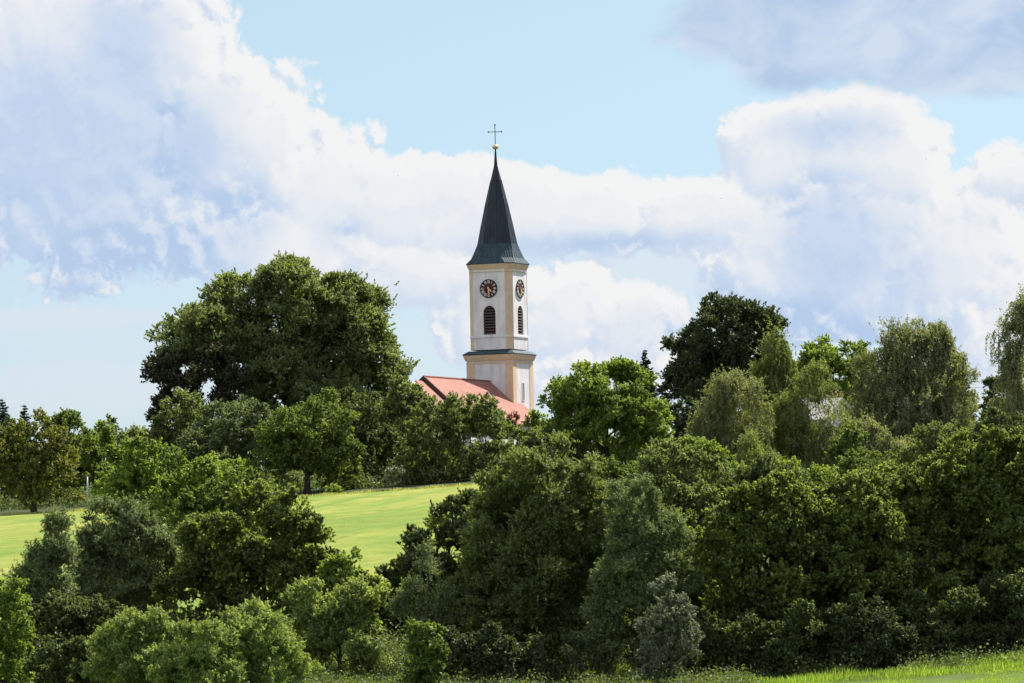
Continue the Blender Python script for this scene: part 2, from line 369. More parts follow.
# lower stage
lo = MB(); lo.prism(profile_prism([(0, 0), (Z(357), 0)], square)); lw = lo.build('tower_wall', WHITE, church)
for k in range(4):
    M = faceframe(k, A)
    p = MB()
    for sx in (-1, 1):
        w = 8.6 * SC
        c = fp(M, sx * (A - w / 2 - .02), .02, 0)
        x0, x1 = sorted((sx * A, sx * (A - w)))
        if sx == 1: x1 += .045
        ring = [fp(M, x0, 0, 0), fp(M, x1, 0, 0), fp(M, x1, .045, 0), fp(M, x0, .045, 0)]
        ring2 = [q + Vector((0, 0, Z(362.5))) for q in ring]
        p.prism([[tuple(q) for q in ring], [tuple(q) for q in ring2]])
    p.build('corner_pilaster', BEIGE, lw)
lm = MB(); lm.prism(profile_prism([(Z(364.3), .07), (Z(362.6), .07)], square)); lm.build('string_course', BEIGE, lw)
co = MB(); co.prism(profile_prism([(Z(361.5), .12), (Z(358.3), .30), (Z(357.6), .34), (Z(355.6), .36)], square)); co.build('cornice', BEIGE, lw)
sk = MB(); sk.prism([[(x, y, Z(355.5)) for x, y in square(.46)], [(x, y, Z(354.8)) for x, y in square(.46)], [(x, y, Z(351.6)) for x, y in square(.02, HC)]]); sk.build('tower_skirt_roof', PATINA, lw)
# slit window on the right face
M = faceframe(1, A)
sw = MB(); x0, x1, z0, z1 = -.25, .25, Z(401), Z(384)
for a_, b_, c_, d_ in ((x0 - .12, x0, z0 - .12, z1 + .12), (x1, x1 + .12, z0 - .12, z1 + .12), (x0, x1, z0 - .12, z0), (x0, x1, z1, z1 + .12)):
    r1 = [fp(M, a_, 0, c_), fp(M, b_, 0, c_), fp(M, b_, .06, c_), fp(M, a_, .06, c_)]
    sw.prism([[tuple(q) for q in r1], [tuple(q + Vector((0, 0, d_ - c_))) for q in r1]])
wf = sw.build('window', WHITE, lw)
gp = MB(); r1 = [fp(M, x0, .004, z0), fp(M, x1, .004, z0), fp(M, x1, .02, z0), fp(M, x0, .02, z0)]
gp.prism([[tuple(q) for q in r1], [tuple(q + Vector((0, 0, z1 - z0))) for q in r1]]); gp.build('pane', GREYM, wf)

# upper stage: walls with arched louvre openings
zb, zt = Z(350.5), Z(268)
hw, wz0, wz1 = 13.3 * SC / 2, Z(335.4), Z(306.8)
spring = wz1 - hw
up = MB()
for k in range(4):
    M = faceframe(k, HC)
    def P3(u_, z, out=0): return tuple(fp(M, u_, out, z))
    def quad(*q): up.add(q, [(0, 1, 2, 3)])
    quad(P3(-HF, zb), P3(-hw, zb), P3(-hw, zt), P3(-HF, zt)); quad(P3(hw, zb), P3(HF, zb), P3(HF, zt), P3(hw, zt))
    quad(P3(-hw, zb), P3(hw, zb), P3(hw, wz0), P3(-hw, wz0))
    N = 14; arc = [(hw * math.cos(math.pi - i * math.pi / N), spring + hw * math.sin(i * math.pi / N)) for i in range(N + 1)]
    for (xa, za), (xb, zb_) in zip(arc[:-1], arc[1:]): quad(P3(xa, za), P3(xb, zb_), P3(xb, zt), P3(xa, zt))
    outl = [(-hw, wz0)] + arc + [(hw, wz0)]
    for (xa, za), (xb, zb_) in zip(outl, outl[1:] + outl[:1]): quad(P3(xa, za), P3(xb, zb_), P3(xb, zb_, -.42), P3(xa, za, -.42))
uw = up.build('belfry_wall', WHITE, church)
ch = MB()
for k in range(4):
    Mr = Matrix.Rotation(k * math.pi / 2, 4, 'Z')
    o8 = octo(0); a_, b_ = o8[1], o8[2]; o9 = octo(.03); c_, d_ = o9[1], o9[2]
    r = [Mr @ Vector((*a_, 0)), Mr @ Vector((*c_, 0)), Mr @ Vector((*d_, 0)), Mr @ Vector((*b_, 0))]
    ch.prism([[(q.x, q.y, z) for q in r] for z in (zb, zt)])
ch.build('corner_pilaster', BEIGE, uw)
for py0, py1, o1, mt_, nm in ((338.4, 336.6, .09, WHITE, 'string_course'), (273.2, 272.2, .08, BEIGE, 'string_course')):
    q = MB(); q.prism(profile_prism([(Z(py0), o1), (Z(py1), o1)], octo)); q.build(nm, mt_, uw)
q = MB(); q.prism(profile_prism([(Z(270.4), .06), (Z(268.4), .18), (Z(266.4), .30), (Z(265.2), .30)], octo)); q.build('eaves_cornice', BEIGE, uw)
# numerals made of strokes
def strokes(mb, M, chars, ang, rad, h, out):
    widths = {'I': .34, 'V': .8, 'X': .8}
    tot = sum(widths[c] for c in chars) * h * .62; x = -tot / 2
    ca, sa = math.cos(ang), math.sin(ang)
    def bar(x0, y0, x1, y1, t):
        d = Vector((x1 - x0, y1 - y0)).normalized(); n = Vector((-d.y, d.x)) * t / 2
        pts = [(x0 + n.x, y0 + n.y), (x0 - n.x, y0 - n.y), (x1 - n.x, y1 - n.y), (x1 + n.x, y1 + n.y)]
        W_ = []
        for (a, b) in pts:
            rr = rad + b; W_.append((a * ca + rr * sa, -a * sa + rr * ca))
        mb.prism([[tuple(fp(M, a, out, clz + b)) for a, b in W_], [tuple(fp(M, a, out + .03, clz + b)) for a, b in W_]])
    for c in chars:
        w = widths[c] * h * .62; cxx = x + w / 2; t = h * .15
        if c == 'I': bar(cxx, -h / 2, cxx, h / 2, t)
        if c == 'V': bar(cxx - w * .35, h / 2, cxx, -h / 2, t); bar(cxx + w * .35, h / 2, cxx, -h / 2 + .001, t * .7)
        if c == 'X': bar(cxx - w * .35, h / 2, cxx + w * .35, -h / 2, t); bar(cxx + w * .35, h / 2, cxx - w * .35, -h / 2, t * .7)
        x += w
clz = Z(289.7); cr = 9.1 * SC
NUM = ['XII', 'I', 'II', 'III', 'IIII', 'V', 'VI', 'VII', 'VIII', 'IX', 'X', 'XI']
for k in range(4):
    M = faceframe(k, HC)
    def disc(r0, o0, o1, seg=48):
        return [[tuple(fp(M, r0 * math.cos(i * 2 * math.pi / seg), o_, clz + r0 * math.sin(i * 2 * math.pi / seg))) for i in range(seg)] for o_ in (o0, o1)]
    d = MB(); d.prism(disc(cr, .0, .07)); dial = d.build('clock_dial', MAROON, uw)
    rim = MB()
    seg = 48; rr = [[tuple(fp(M, r_ * math.cos(i * 2 * math.pi / seg), o_, clz + r_ * math.sin(i * 2 * math.pi / seg))) for i in range(seg)] for r_, o_ in ((cr * 1.03, .0), (cr * 1.03, .13), (cr * .96, .13), (cr * .96, .07))]
    rim.prism(rr, cap=False); rim.build('rim', BLACKM, dial)
    nm = MB()
    for i, s_ in enumerate(NUM): strokes(nm, M, s_, i * math.pi / 6, cr * .76, cr * .33, .072)
    nm.build('numerals', CREAM, dial)
    for ang, ln, wd, o_ in ((R(137), cr * .50, .17, .12), (R(176), cr * .82, .13, .16)):
        h = MB(); s_, c_ = math.sin(ang), math.cos(ang); pr = (c_, -s_)
        pts = [(-s_ * .25 + pr[0] * wd / 2, -c_ * .25 + pr[1] * wd / 2), (-s_ * .25 - pr[0] * wd / 2, -c_ * .25 - pr[1] * wd / 2),
               (s_ * ln * .7 - pr[0] * wd * .8, c_ * ln * .7 - pr[1] * wd * .8), (s_ * ln, c_ * ln), (s_ * ln * .7 + pr[0] * wd * .8, c_ * ln * .7 + pr[1] * wd * .8)]
        h.prism([[tuple(fp(M, a, q, clz + b)) for a, b in pts] for q in (o_, o_ + .025)]); h.build('clock_hand', GOLD, dial)
    # louvres
    lv = MB(); lv.add([tuple(fp(M, x_, -.40, z_)) for x_, z_ in ((-hw, wz0), (hw, wz0), (hw, wz1), (-hw, wz1))], [(0, 1, 2, 3)])
    bk = lv.build('belfry_window', DARKIN, uw)
    sl_ = MB(); n_ = 10
    for i in range(n_):
        z_ = wz0 + (i + .45) * (wz1 - wz0) / n_; hh = hw if z_ < spring else math.sqrt(max(0.01, hw * hw - (z_ - spring) ** 2))
        if hh < .2: continue
        r_ = [fp(M, -hh, -.05, z_ - .10), fp(M, hh, -.05, z_ - .10), fp(M, hh, -.30, z_ + .10), fp(M, -hh, -.30, z_ + .10)]
        sl_.prism([[tuple(p_) for p_ in r_], [tuple(p_ + Vector((0, 0, .04))) for p_ in r_]])
    sl_.build('louvres', SLAT, bk)

# spire
def ngon8(r): return [(r * math.cos(R(-112.5 + 45 * i)), r * math.sin(R(-112.5 + 45 * i))) for i in range(8)]
def lerp_ring(t, top_r):
    a, b = octo(.30), ngon8(top_r)
    return [(p[0] * (1 - t) + q[0] * t, p[1] * (1 - t) + q[1] * t) for p, q in zip(a, b)]
def wr(px): return px * SC / 2 / .985
R1 = wr(39.5)
skr = [[(x * 1.02, y * 1.02, Z(265.1)) for x, y in octo(.33)], [(x * 1.02, y * 1.02, Z(264.4)) for x, y in octo(.33)]]
for t, py in ((.35, 259.0), (.7, 251.5), (1.0, 244.5)):
    skr.append([(x, y, Z(py)) for x, y in lerp_ring(t ** .85, R1)])
q = MB(); q.prism(skr); skirt = q.build('spire_skirt', PATINA, church)
lv_ = [(244.4, 39.3), (225, 31.5), (204, 22.4), (180, 10.8), (166, 3.8)]
q = MB(); q.prism([[(x, y, Z(py)) for x, y in ngon8(wr(w_))] for py, w_ in lv_]); cone = q.build('spire', COPPER, church)
def seams(rings, mat, parent, per, t0=0.0):
    q = MB()
    for i in range(8):
        j = (i + 1) % 8
        for s_ in range(per + 1):
            f = s_ / per; pts = []
            for rg in rings:
                a_, b_ = Vector(rg[i]), Vector(rg[j])
                if (a_ - b_).length < .28 * (1 if s_ % 2 == 0 else 3): break
                pts.append(a_.lerp(b_, f))
            if len(pts) >= 2:
                for a_, b_ in zip(pts[:-1], pts[1:]): q.tube([a_, b_], .03, 4)
    q.build('standing_seams', mat, parent)
seams(skr[1:], PATINA, skirt, 5)
seams([[(x, y, Z(py)) for x, y in ngon8(wr(w_))] for py, w_ in lv_], COPPER, cone, 4)
q = MB(); q.tube([(0, 0, Z(166.2)), (0, 0, Z(158)), (0, 0, Z(149))], [wr(3.8), wr(2.4), wr(1.4)], 10); q.build('spire_tip', COPPER, church)
q = MB(); rings = []
bc, br = Z(147), .42
for i in range(9):
    th = -math.pi / 2 + i * math.pi / 8; rings.append([(br * math.cos(th) * math.cos(a * math.pi / 8) + 0, br * math.cos(th) * math.sin(a * math.pi / 8), bc + br * .8 * math.sin(th)) for a in range(16)])
q.prism(rings); q.build('gilded_ball', GOLD, church, True)
q = MB(); q.tube([(0, 0, Z(144.8)), (0, 0, Z(124.6))], .055, 6)
Mx = Matrix.Rotation(R(23.6), 4, 'Z')
zz = Z(131.8); hwid = 6.6 * SC
q.tube([Mx @ Vector((-hwid, 0, zz)), Mx @ Vector((hwid, 0, zz))], .05, 6)
for e_ in (Mx @ Vector((-hwid, 0, zz)), Mx @ Vector((hwid, 0, zz)), Vector((0, 0, Z(124.8)))): q.box(e_, (.17, .17, .17))
q.build('cross', VERGE, church)

# nave: runs from the tower front towards the camera side
ridge = Z(382.5) ; hwN = 6.4; slope = math.tan(R(41.5)); eav = ridge - hwN * slope
y0, y1 = -A - .01, -A - 62 * SC / .40
def gable_section(y, dz=0, w=hwN, rz=None):
    rz_ = (rz or ridge) + dz; return [(-w, y, 0), (w, y, 0), (w, y, rz_ - w * slope - .25), (0, y, rz_ - .25), (-w, y, rz_ - w * slope - .25)]
q = MB(); q.prism([gable_section(y0), gable_section(y1)]); nv = q.build('nave_wall', WHITE, church)
def roof(mb, ya, yb, rz, w, th=.22, hip=0):
    ow = w + .45; ez = rz - ow * slope
    for s_ in (-1, 1):
        vs = [(0, ya, rz), (0, yb + hip, rz), (s_ * ow, yb, ez), (s_ * ow, ya, ez)]
        lo_ = [(x, y, z - th) for x, y, z in vs]
        mb.add(vs + lo_, [(0, 1, 2, 3), (7, 6, 5, 4), (0, 4, 5, 1), (1, 5, 6, 2), (2, 6, 7, 3), (3, 7, 4, 0)])
q = MB(); roof(q, y0 + .02, y1 - .3, ridge + .02, hwN); nr = q.build('nave_roof', TILE, church)
# roof flank beside the tower so the slope runs past the tower corner
for s_ in (-1, 1):
    q = MB()
    xa, xb = A + .01, hwN + .45
    vs = [(s_ * xa, y0 + .02, ridge - xa * slope), (s_ * xb, y0 + .02, ridge - xb * slope), (s_ * xb, -A + 3.0, ridge - xb * slope), (s_ * xa, -A + 3.0, ridge - xa * slope)]
    lo_ = [(x, y, z - .22) for x, y, z in vs]
    q.add(vs + lo_, [(0, 1, 2, 3), (7, 6, 5, 4), (0, 4, 5, 1), (1, 5, 6, 2), (2, 6, 7, 3), (3, 7, 4, 0)])
    q.build('roof_flank', TILE, church)
for s_ in (-1, 1):
    q = MB(); x0_, x1_ = sorted((s_ * (A + .01), s_ * hwN))
    h0, h1 = ridge - abs(x0_) * slope - .26, ridge - abs(x1_) * slope - .26
    q.prism([[(x0_, y, 0), (x1_, y, 0), (x1_, y, h1), (x0_, y, h0)] for y in (y0, -A + 2.8)])
    q.build('flank_wall', WHITE, church)
q = MB(); q.tube([(0, y0, ridge + .07), (0, y1 - .28, ridge + .07)], .13, 6); q.build('ridge_tiles', TILE, nr)
q = MB()
for s_ in (-1, 1):
    ow = hwN + .5
    vs = [(0, ridge + .16), (s_ * ow, ridge + .16 - ow * slope), (s_ * ow, ridge - .34 - ow * slope), (0, ridge - .34)]
    q.prism([[(x, y, z) for x, z in vs] for y in (y1 - .32, y1 - .62)])
q.build('verge', VERGE, nr)
# choir: a little lower, hipped at the end
r2 = ridge - .55; y2 = y1 - 7.5; w2_ = hwN - .6
q = MB(); q.prism([gable_section(y1 - .6, 0, w2_, r2), gable_section(y2 + 3.2, 0, w2_, r2)]); q.prism([[(-w2_, y, 0), (w2_, y, 0), (w2_, y, r2 - w2_ * slope - .25), (-w2_, y, r2 - w2_ * slope - .25)] for y in (y2 + 3.2, y2)]); q.build('choir_wall', WHITE, church)
q = MB(); roof(q, y1 - .62, y2 - .4, r2, w2_, .22, 5.0)
ow = w2_ + .45; ez = r2 - ow * slope
q.add([(0, y2 + 4.6, r2 + .004), (-ow, y2 - .4, ez + .004), (ow, y2 - .4, ez + .004)], [(0, 1, 2)])
q.build('choir_roof', TILE, church)
# tall nave windows on both long sides
for s_ in (-1, 1):
    for i in range(4):
        yc = y0 - 3.2 - i * 4.9; q = MB()
        q.box((s_ * (hwN + .03), yc, eav - 2.9), (.06, 1.7, 3.8)); w_ = q.build('nave_window', BEIGE, nv)
        q = MB(); q.box((s_ * (hwN + .07), yc, eav - 2.9), (.03, 1.35, 3.4)); q.build('pane', GLASS, w_)

# ------------------------------------------------------------------ village houses behind the birches
def house(px, pbase, Y, w, d, wallh, roofh, rz, label, mat_roof=TILE, wins=(), name='house', group=None):
    p = at(px, pbase, Y); z0 = gzf(p[0], Y) - .3; top = float(p[2]) - z0
    h = empty(name, (p[0], Y, z0), rz); tag(h, label, 'house', group)
    eh = top; q = MB()
    sec = lambda x: [(x, -d / 2, 0), (x, d / 2, 0), (x, d / 2, eh), (x, 0, eh + roofh - .2), (x, -d / 2, eh)]
    q.prism([sec(-w / 2), sec(w / 2)]); wl = q.build('wall', WHITE, h)
    q = MB(); sl2 = roofh / (d / 2); oy = d / 2 + .6
    for s_ in (-1, 1):
        vs = [(-w / 2 - .5, 0, eh + roofh), (w / 2 + .5, 0, eh + roofh), (w / 2 + .5, s_ * oy, eh + roofh - oy * sl2), (-w / 2 - .5, s_ * oy, eh + roofh - oy * sl2)]
        lo_ = [(x, y, z - .2) for x, y, z in vs]
        q.add(vs + lo_, [(0, 1, 2, 3), (7, 6, 5, 4), (0, 4, 5, 1), (1, 5, 6, 2), (2, 6, 7, 3), (3, 7, 4, 0)])
    rf = q.build('roof', mat_roof, h)
    q = MB(); q.box((w * .2, d * .12, eh + roofh + .2), (.7, .7, 1.8)); q.box((w * .2, d * .12, eh + roofh + 1.15), (.85, .85, .12)); q.build('chimney', VERGE, rf)
    for s_ in (-1, 1): q = MB(); q.box((0, s_ * (oy + .06), eh + roofh - oy * sl2 - .05), (w + 1, .14, .14)); q.build('gutter', GREYM, rf)
    for (side, u_, z_, ww, hh) in wins:
        q = MB(); c_ = (u_, -d / 2 - .03, eh + z_) if side == 'f' else (w / 2 + .03, u_, eh + z_) if side == 'r' else (-w / 2 - .03, u_, eh + z_)
        dm = (ww, .06, hh) if side == 'f' else (.06, ww, hh)
        q.box(c_, dm); wn = q.build('window', CREAM, h)
        q = MB(); off = Vector((0, -.04, 0)) if side == 'f' else Vector((.04 if side == 'r' else -.04, 0, 0))
        q.box(Vector(c_) + off, (dm[0] - .25 if side == 'f' else .03, .03 if side == 'f' else dm[1] - .25, hh - .25)); q.build('pane', GLASS, wn)
house(798, 419, 660, 12, 8.5, 6, 2.6, R(-28), 'white rendered house half hidden behind the weeping birches left of the round green tree', mat_roof=PALEROOF,
      wins=[('f', -3.5, -1.6, 1.3, 1.5), ('f', 0, -1.6, 1.3, 1.5), ('f', 3.6, -1.6, 1.3, 1.5), ('f', -3.5, -4.4, 1.3, 1.5), ('f', 0, -4.4, 1.3, 1.5), ('f', 3.6, -4.4, 1.3, 1.5), ('r', 0, -1.6, 1.3, 1.5), ('l', 0, -1.6, 1.3, 1.5)])
house(846, 396, 690, 10, 8, 6, 2.2, R(16), 'red roofed house glimpsed through leaves under the bright green tree on the hilltop',
      wins=[('f', -3, -1.5, 1.2, 1.4), ('f', 0, -1.5, 1.2, 1.4), ('f', 3, -1.5, 1.2, 1.4)])

# ------------------------------------------------------------------ foliage
rng = np.random.default_rng(7)
def unit(v): return v / np.maximum(np.linalg.norm(v, axis=-1, keepdims=True), 1e-9)
def rdir(n): return unit(rng.normal(size=(n, 3)))
def leaves(P, D, N, l, w):
    """rhombic leaves: centre P, long axis D, normal N"""
    Sd = unit(np.cross(N, D)); n = len(P)
    l = (l * rng.uniform(.7, 1.35, n))[:, None]; w = (w * rng.uniform(.7, 1.35, n))[:, None]
    Nn = unit(np.cross(D, Sd))
    V = np.stack([P - D * l / 2, P + Sd * w / 2 + Nn * w * .18, P + D * l / 2, P - Sd * w / 2 + Nn * w * .18], 1).reshape(-1, 3)
    return V, np.arange(n * 4, dtype=np.int32).reshape(-1, 4)
def wobble(d, k, s):
    o = np.zeros(len(d)); r2 = np.random.default_rng(int(s))
    for f in (2.0, 3.7, 6.5):
        q = r2.normal(size=(3, 3)) * f; ph = r2.uniform(0, 6.28, 3)
        o += np.sin(d @ q.T + ph).sum(1) / f
    return o * k
def puffs_for(lobes, Y, puff, dens, fill=.35, zmin=-.9, seed=1):
    """lobes in photo pixels -> world puff centres, radii and outward directions"""
    s = Y / FPX; out = []; ell = []
    for lb in lobes:
        (cx_, cy_, rx, ry) = lb[:4]; dy = lb[4] if len(lb) > 4 else 0.0
        c = at(cx_, cy_, Y + dy); rad = np.array([rx * s, (rx * .55 + min(rx, ry) * .4) * s, ry * s])
        big = min(rx, ry)
        if big > puff * 1.7:                # a big lobe breaks up into boughs of uneven size
            core = .86
            ell.append((c, rad * core, .5, .85))
            k = int(np.clip(2.6 * (rx * ry) ** .5 / puff + 3, 6, 18))
            d = rdir(k * 3); d = d[(d[:, 2] > -.75)][:k]
            for dd in d:
                f = rng.uniform(.30, .46); r_ = np.array([1, 1, .85]) * (rad.min() * .55 + rad.mean() * .45) * f
                ell.append((c + dd * (rad * 1.03 - r_ * .72) * rng.uniform(.90, 1.10), r_, .15, 1.0))
        else: ell.append((c, rad, fill, 1.0))
    for c, rad, fl, dn in ell:
        pr = min(puff * s, rad.min() * .55)
        n = int(max(6, 3.6 * dens * dn * (rad[0] * rad[2] + rad[0] * rad[1] + rad[1] * rad[2]) / 3 / pr ** 2 * (.62 if len(ell) > len(lobes) else 1)))
        d = rdir(n * 3); d = d[d[:, 2] > zmin][:n]
        t = (1 - .62 * pr / rad.mean()) * (1 + wobble(d, .06, seed * 13 + abs(c[0]) * 7)) * np.where(rng.random(len(d)) < fl, rng.uniform(.45, .9, len(d)), rng.uniform(.90, 1.05, len(d)))
        pc = c + d * rad * t[:, None]
        r = pr * rng.uniform(.5, 1.2, len(d))
        out.append((pc, r, unit(d / rad)))
    return [np.concatenate(q) for q in zip(*out)], s
def crown_broad(lobes, Y, puff=13, leaf=2.5, asp=.62, lai=None, dens=1.0, spray=5.0, up=.55, fill=.35, zmin=-.9, seed=1, origin=None, ragged=.25):
    lai = lai or (1.75 if Y > 400 else 2.3)
    (pc, pr, pd), s = puffs_for(lobes, Y, puff, dens, fill, zmin, seed)
    ls = leaf * s
    n_sp = np.maximum(4, (2 * np.pi * (pr / s) ** 2 * lai / (leaf * leaf * asp * .5) / 16)).astype(int)
    n_sp = np.where((pd[:, 1] > .35), (n_sp * .5).astype(int) + 2, n_sp)
    idx = np.repeat(np.arange(len(pc)), n_sp); n = len(idx)
    axis = unit(pd[idx] * .6 + np.array([0, 0, up]))
    d = unit(rdir(n) + axis * .75)
    flat = np.array([1, 1, .78])
    rr = rng.random(n) ** .45 * (1 + ragged * np.abs(rng.normal(size=n)) * (rng.random(n) < .35))
    sp = pc[idx] + d * pr[idx][:, None] * rr[:, None] * flat
    sd = unit(d * .8 + axis * .3 + rdir(n) * .5 + np.array([0, 0, .1]))
    tone_p = rng.normal(0, .13, len(pc))[idx] + rng.normal(0, .10, n)
    k = 16
    P = np.repeat(sp, k, 0); D = np.repeat(sd, k, 0); tt = rng.random(len(P))[:, None]
    P = P + D * (tt - .35) * spray * s * 1.2 + rdir(len(P)) * (spray * s * .42 * (1.1 - .7 * tt)) * rng.random((len(P), 1))
    Dl = unit(D * .7 + rdir(len(P)) * .8 + np.array([0, 0, -.15]))
    N = unit(rdir(len(P)) * .68 + np.array([0, 0, .55]) + np.repeat(axis, k, 0) * .35)
    V, F = leaves(P, Dl, N, ls, ls * asp)
    tone = np.clip(.5 + np.repeat(tone_p, k) + rng.normal(0, .14, len(P)), 0, 1)
    if origin is not None: V = V - origin
    return V, F, tone, pc, pr
def crown_weep(lobes, Y, puff=12, leaf=2.4, asp=.55, strands=9, length=(18, 45), per=26, dens=1.0, seed=1, origin=None, fill=.4, spread=1.3, zmin=-.85):
    (pc, pr, pd), s = puffs_for(lobes, Y, puff, dens, fill, zmin, seed)
    idx = np.repeat(np.arange(len(pc)), strands); n = len(idx)
    st = pc[idx] + rdir(n) * pr[idx][:, None]
    out = unit(pd[idx] * np.array([1, 1, .2]) + rdir(n) * .5)
    Ls = rng.uniform(*length, n) * s * rng.uniform(.5, 1, n)
    tone_s = rng.normal(0, .14, len(pc))[idx] + rng.normal(0, .08, n)
    def pt(t, i):     # arching out, then hanging
        o = out[i] * (Ls[i] * .22 * (1 - np.exp(-4 * t)))[:, None]
        z = np.zeros((len(t), 3)); z[:, 2] = Ls[i] * (.12 * np.sin(np.minimum(t * 4, 3.14)) - t ** 1.2)
        return st[i] + o + z
    i = np.repeat(np.arange(n), per); t = np.tile(np.linspace(0, 1, per), n) + rng.uniform(-.03, .03, n * per); t = np.clip(t, 0, 1)
    P = pt(t, i) + rdir(len(t)) * spread * s * rng.random((len(t), 1))
    ls = leaf * s
    D = unit(np.array([0, 0, -1.0]) + rdir(len(t)) * .75); N = unit(rdir(len(t)) + pd[idx][i] * .3 + np.array([0, 0, .25]))
    V, F = leaves(P, D, N, ls, ls * asp)
    tone = np.clip(.5 + tone_s[i] + rng.normal(0, .12, len(t)), 0, 1)
    # fine hanging twigs
    T = 5; tw = []; m_ = rng.random(n) < .35; ii = np.nonzero(m_)[0]
    ts = np.linspace(0, .92, T); rows = [pt(np.full(len(ii), q), ii) for q in ts]; wv = np.array([.28 * s, 0, 0])
    TV = np.concatenate([np.stack([r_ - wv * (1.1 - q), r_ + wv * (1.1 - q)], 1) for r_, q in zip(rows, ts)], 1).reshape(-1, 3)  # per strand 2T verts
    b = np.arange(len(ii))[:, None] * 2 * T
    TF = np.concatenate([np.stack([b[:, 0] + 2 * k, b[:, 0] + 2 * k + 1, b[:, 0] + 2 * k + 3, b[:, 0] + 2 * k + 2], 1) for k in range(T - 1)]) if len(ii) else np.zeros((0, 4), int)
    if origin is not None: V = V - origin; TV = TV - origin
    return V, F, tone, pc, pr, TV, TF
def trunk_mesh(base, top, r0, targets, origin, parent, bark, lean=0.0, nlimb=10, seed=0, clear=.25):
    rr = random.Random(seed); base = Vector(base); top = Vector(top); H = (top - base).length
    mb = MB(); pts = []; n = 8; ph = rr.uniform(0, 6)
    for i in range(n + 1):
        t = i / n; p = base.lerp(top, t) + Vector((math.sin(t * 4 + ph), math.cos(t * 3.3 + ph), 0)) * H * .018 * t
        pts.append(p)
    rad = [r0 * (1.35 if i == 0 else 1) * (1 - .86 * (i / n) ** .9) for i in range(n + 1)]
    O = Vector(origin)
    mb.tube([p - O for p in pts], rad, 8); mb.build('trunk', bark, parent, True)
    if nlimb and len(targets):
        q = MB(); tg = [Vector(t) for t in targets]; rr.shuffle(tg)
        for t in tg[:nlimb]:
            f = min(.92, max(clear, clear + rr.random() * .45)); k = f * n; i = int(k); s_ = pts[i].lerp(pts[min(i + 1, n)], k - i)
            if t.z < s_.z - H * .05: f = clear; s_ = pts[max(1, int(clear * n))]
            mid = s_.lerp(t, .5) + Vector((0, 0, (t - s_).length * .10)) + Vector((rr.uniform(-1, 1), rr.uniform(-1, 1), 0)) * (t - s_).length * .06
            ra = r0 * (1 - f * .8) * .42
            q.tube([s_ - O, s_.lerp(mid, .55) - O, mid - O, mid.lerp(t, .6) - O, t - O], [ra, ra * .8, ra * .6, ra * .38, ra * .12], 5)
        q.build('branches', bark, parent, True)
def tree(name, label, cat, Y, lobes, mat, bx=None, style='broad', group=None, bark=None, tr=None, nlimb=12, base_dy=0, hide_base=True, **kw):
    xs = [l[0] for l in lobes]; ws = [l[2] * l[3] for l in lobes]
    mx = bx if bx is not None else sum(a * b for a, b in zip(xs, ws)) / sum(ws)
    topl = min(lobes, key=lambda l: l[1] - l[3])
    b = at(mx, 500, Y); z0 = gzf(b[0], Y); o = np.array([b[0], Y, z0])
    yb = project(b[0], Y, z0)[1]
    if Y < 240:                     # hedge plants are leafy down to the ground
        x0_, x1_ = min(l[0] - l[2] for l in lobes), max(l[0] + l[2] for l in lobes)
        low = max(l[1] + l[3] for l in lobes)
        if low < yb + 4: lobes = list(lobes) + [((x0_ + x1_) / 2, (low + yb) / 2 - 8, (x1_ - x0_) * .42, max(16, (yb - low) / 2 + 16))]
    tp = at(topl[0] * .5 + mx * .5, topl[1] - topl[3] * .35, Y)
    e = empty(name, o); tag(e, label, cat, group)
    seed = int(mx * 7 + Y) % 9973
    global rng; rng = np.random.default_rng(seed)
    if style == 'broad':
        V, F, tone, pc, pr = crown_broad(lobes, Y, origin=o, seed=seed, **kw)
    else:
        V, F, tone, pc, pr, TV, TF = crown_weep(lobes, Y, origin=o, seed=seed, **kw)
        if len(TF): mesh_np('hanging_twigs', TV, TF, TWIG, e)
        V2, F2, t2, _, _ = crown_broad(lobes, Y, origin=o, seed=seed + 1, puff=10, leaf=2.0, asp=.5, lai=.5, spray=8, ragged=1.2, up=.9)
        V = np.concatenate([V, V2]); tone = np.concatenate([tone, t2]); F = np.arange(len(V), dtype=np.int32).reshape(-1, 4)
    # nothing under the ground
    c = V.reshape(-1, 4, 3)[:, 0]; keep = (c[:, 2] + z0) > gz(c[:, 0] + o[0], c[:, 1] + o[1]) + .05
    if not keep.all():
        V = V.reshape(-1, 4, 3)[keep].reshape(-1, 3); tone = tone[keep]; F = np.arange(len(V), dtype=np.int32).reshape(-1, 4)
    mesh_np('crown', V, F, L[mat], e, tone=tone)
    H = tp[2] - z0; r0 = tr if tr else max(.10, H * .022)
    tg = pc[rng.permutation(len(pc))[:nlimb]]
    trunk_mesh((o[0], Y, z0 - .3), (tp[0], Y, tp[2]), r0, tg, o, e, bark or BARK, nlimb=nlimb, seed=seed)
    COUNT[0] += len(F)
    return e
COUNT = [0]
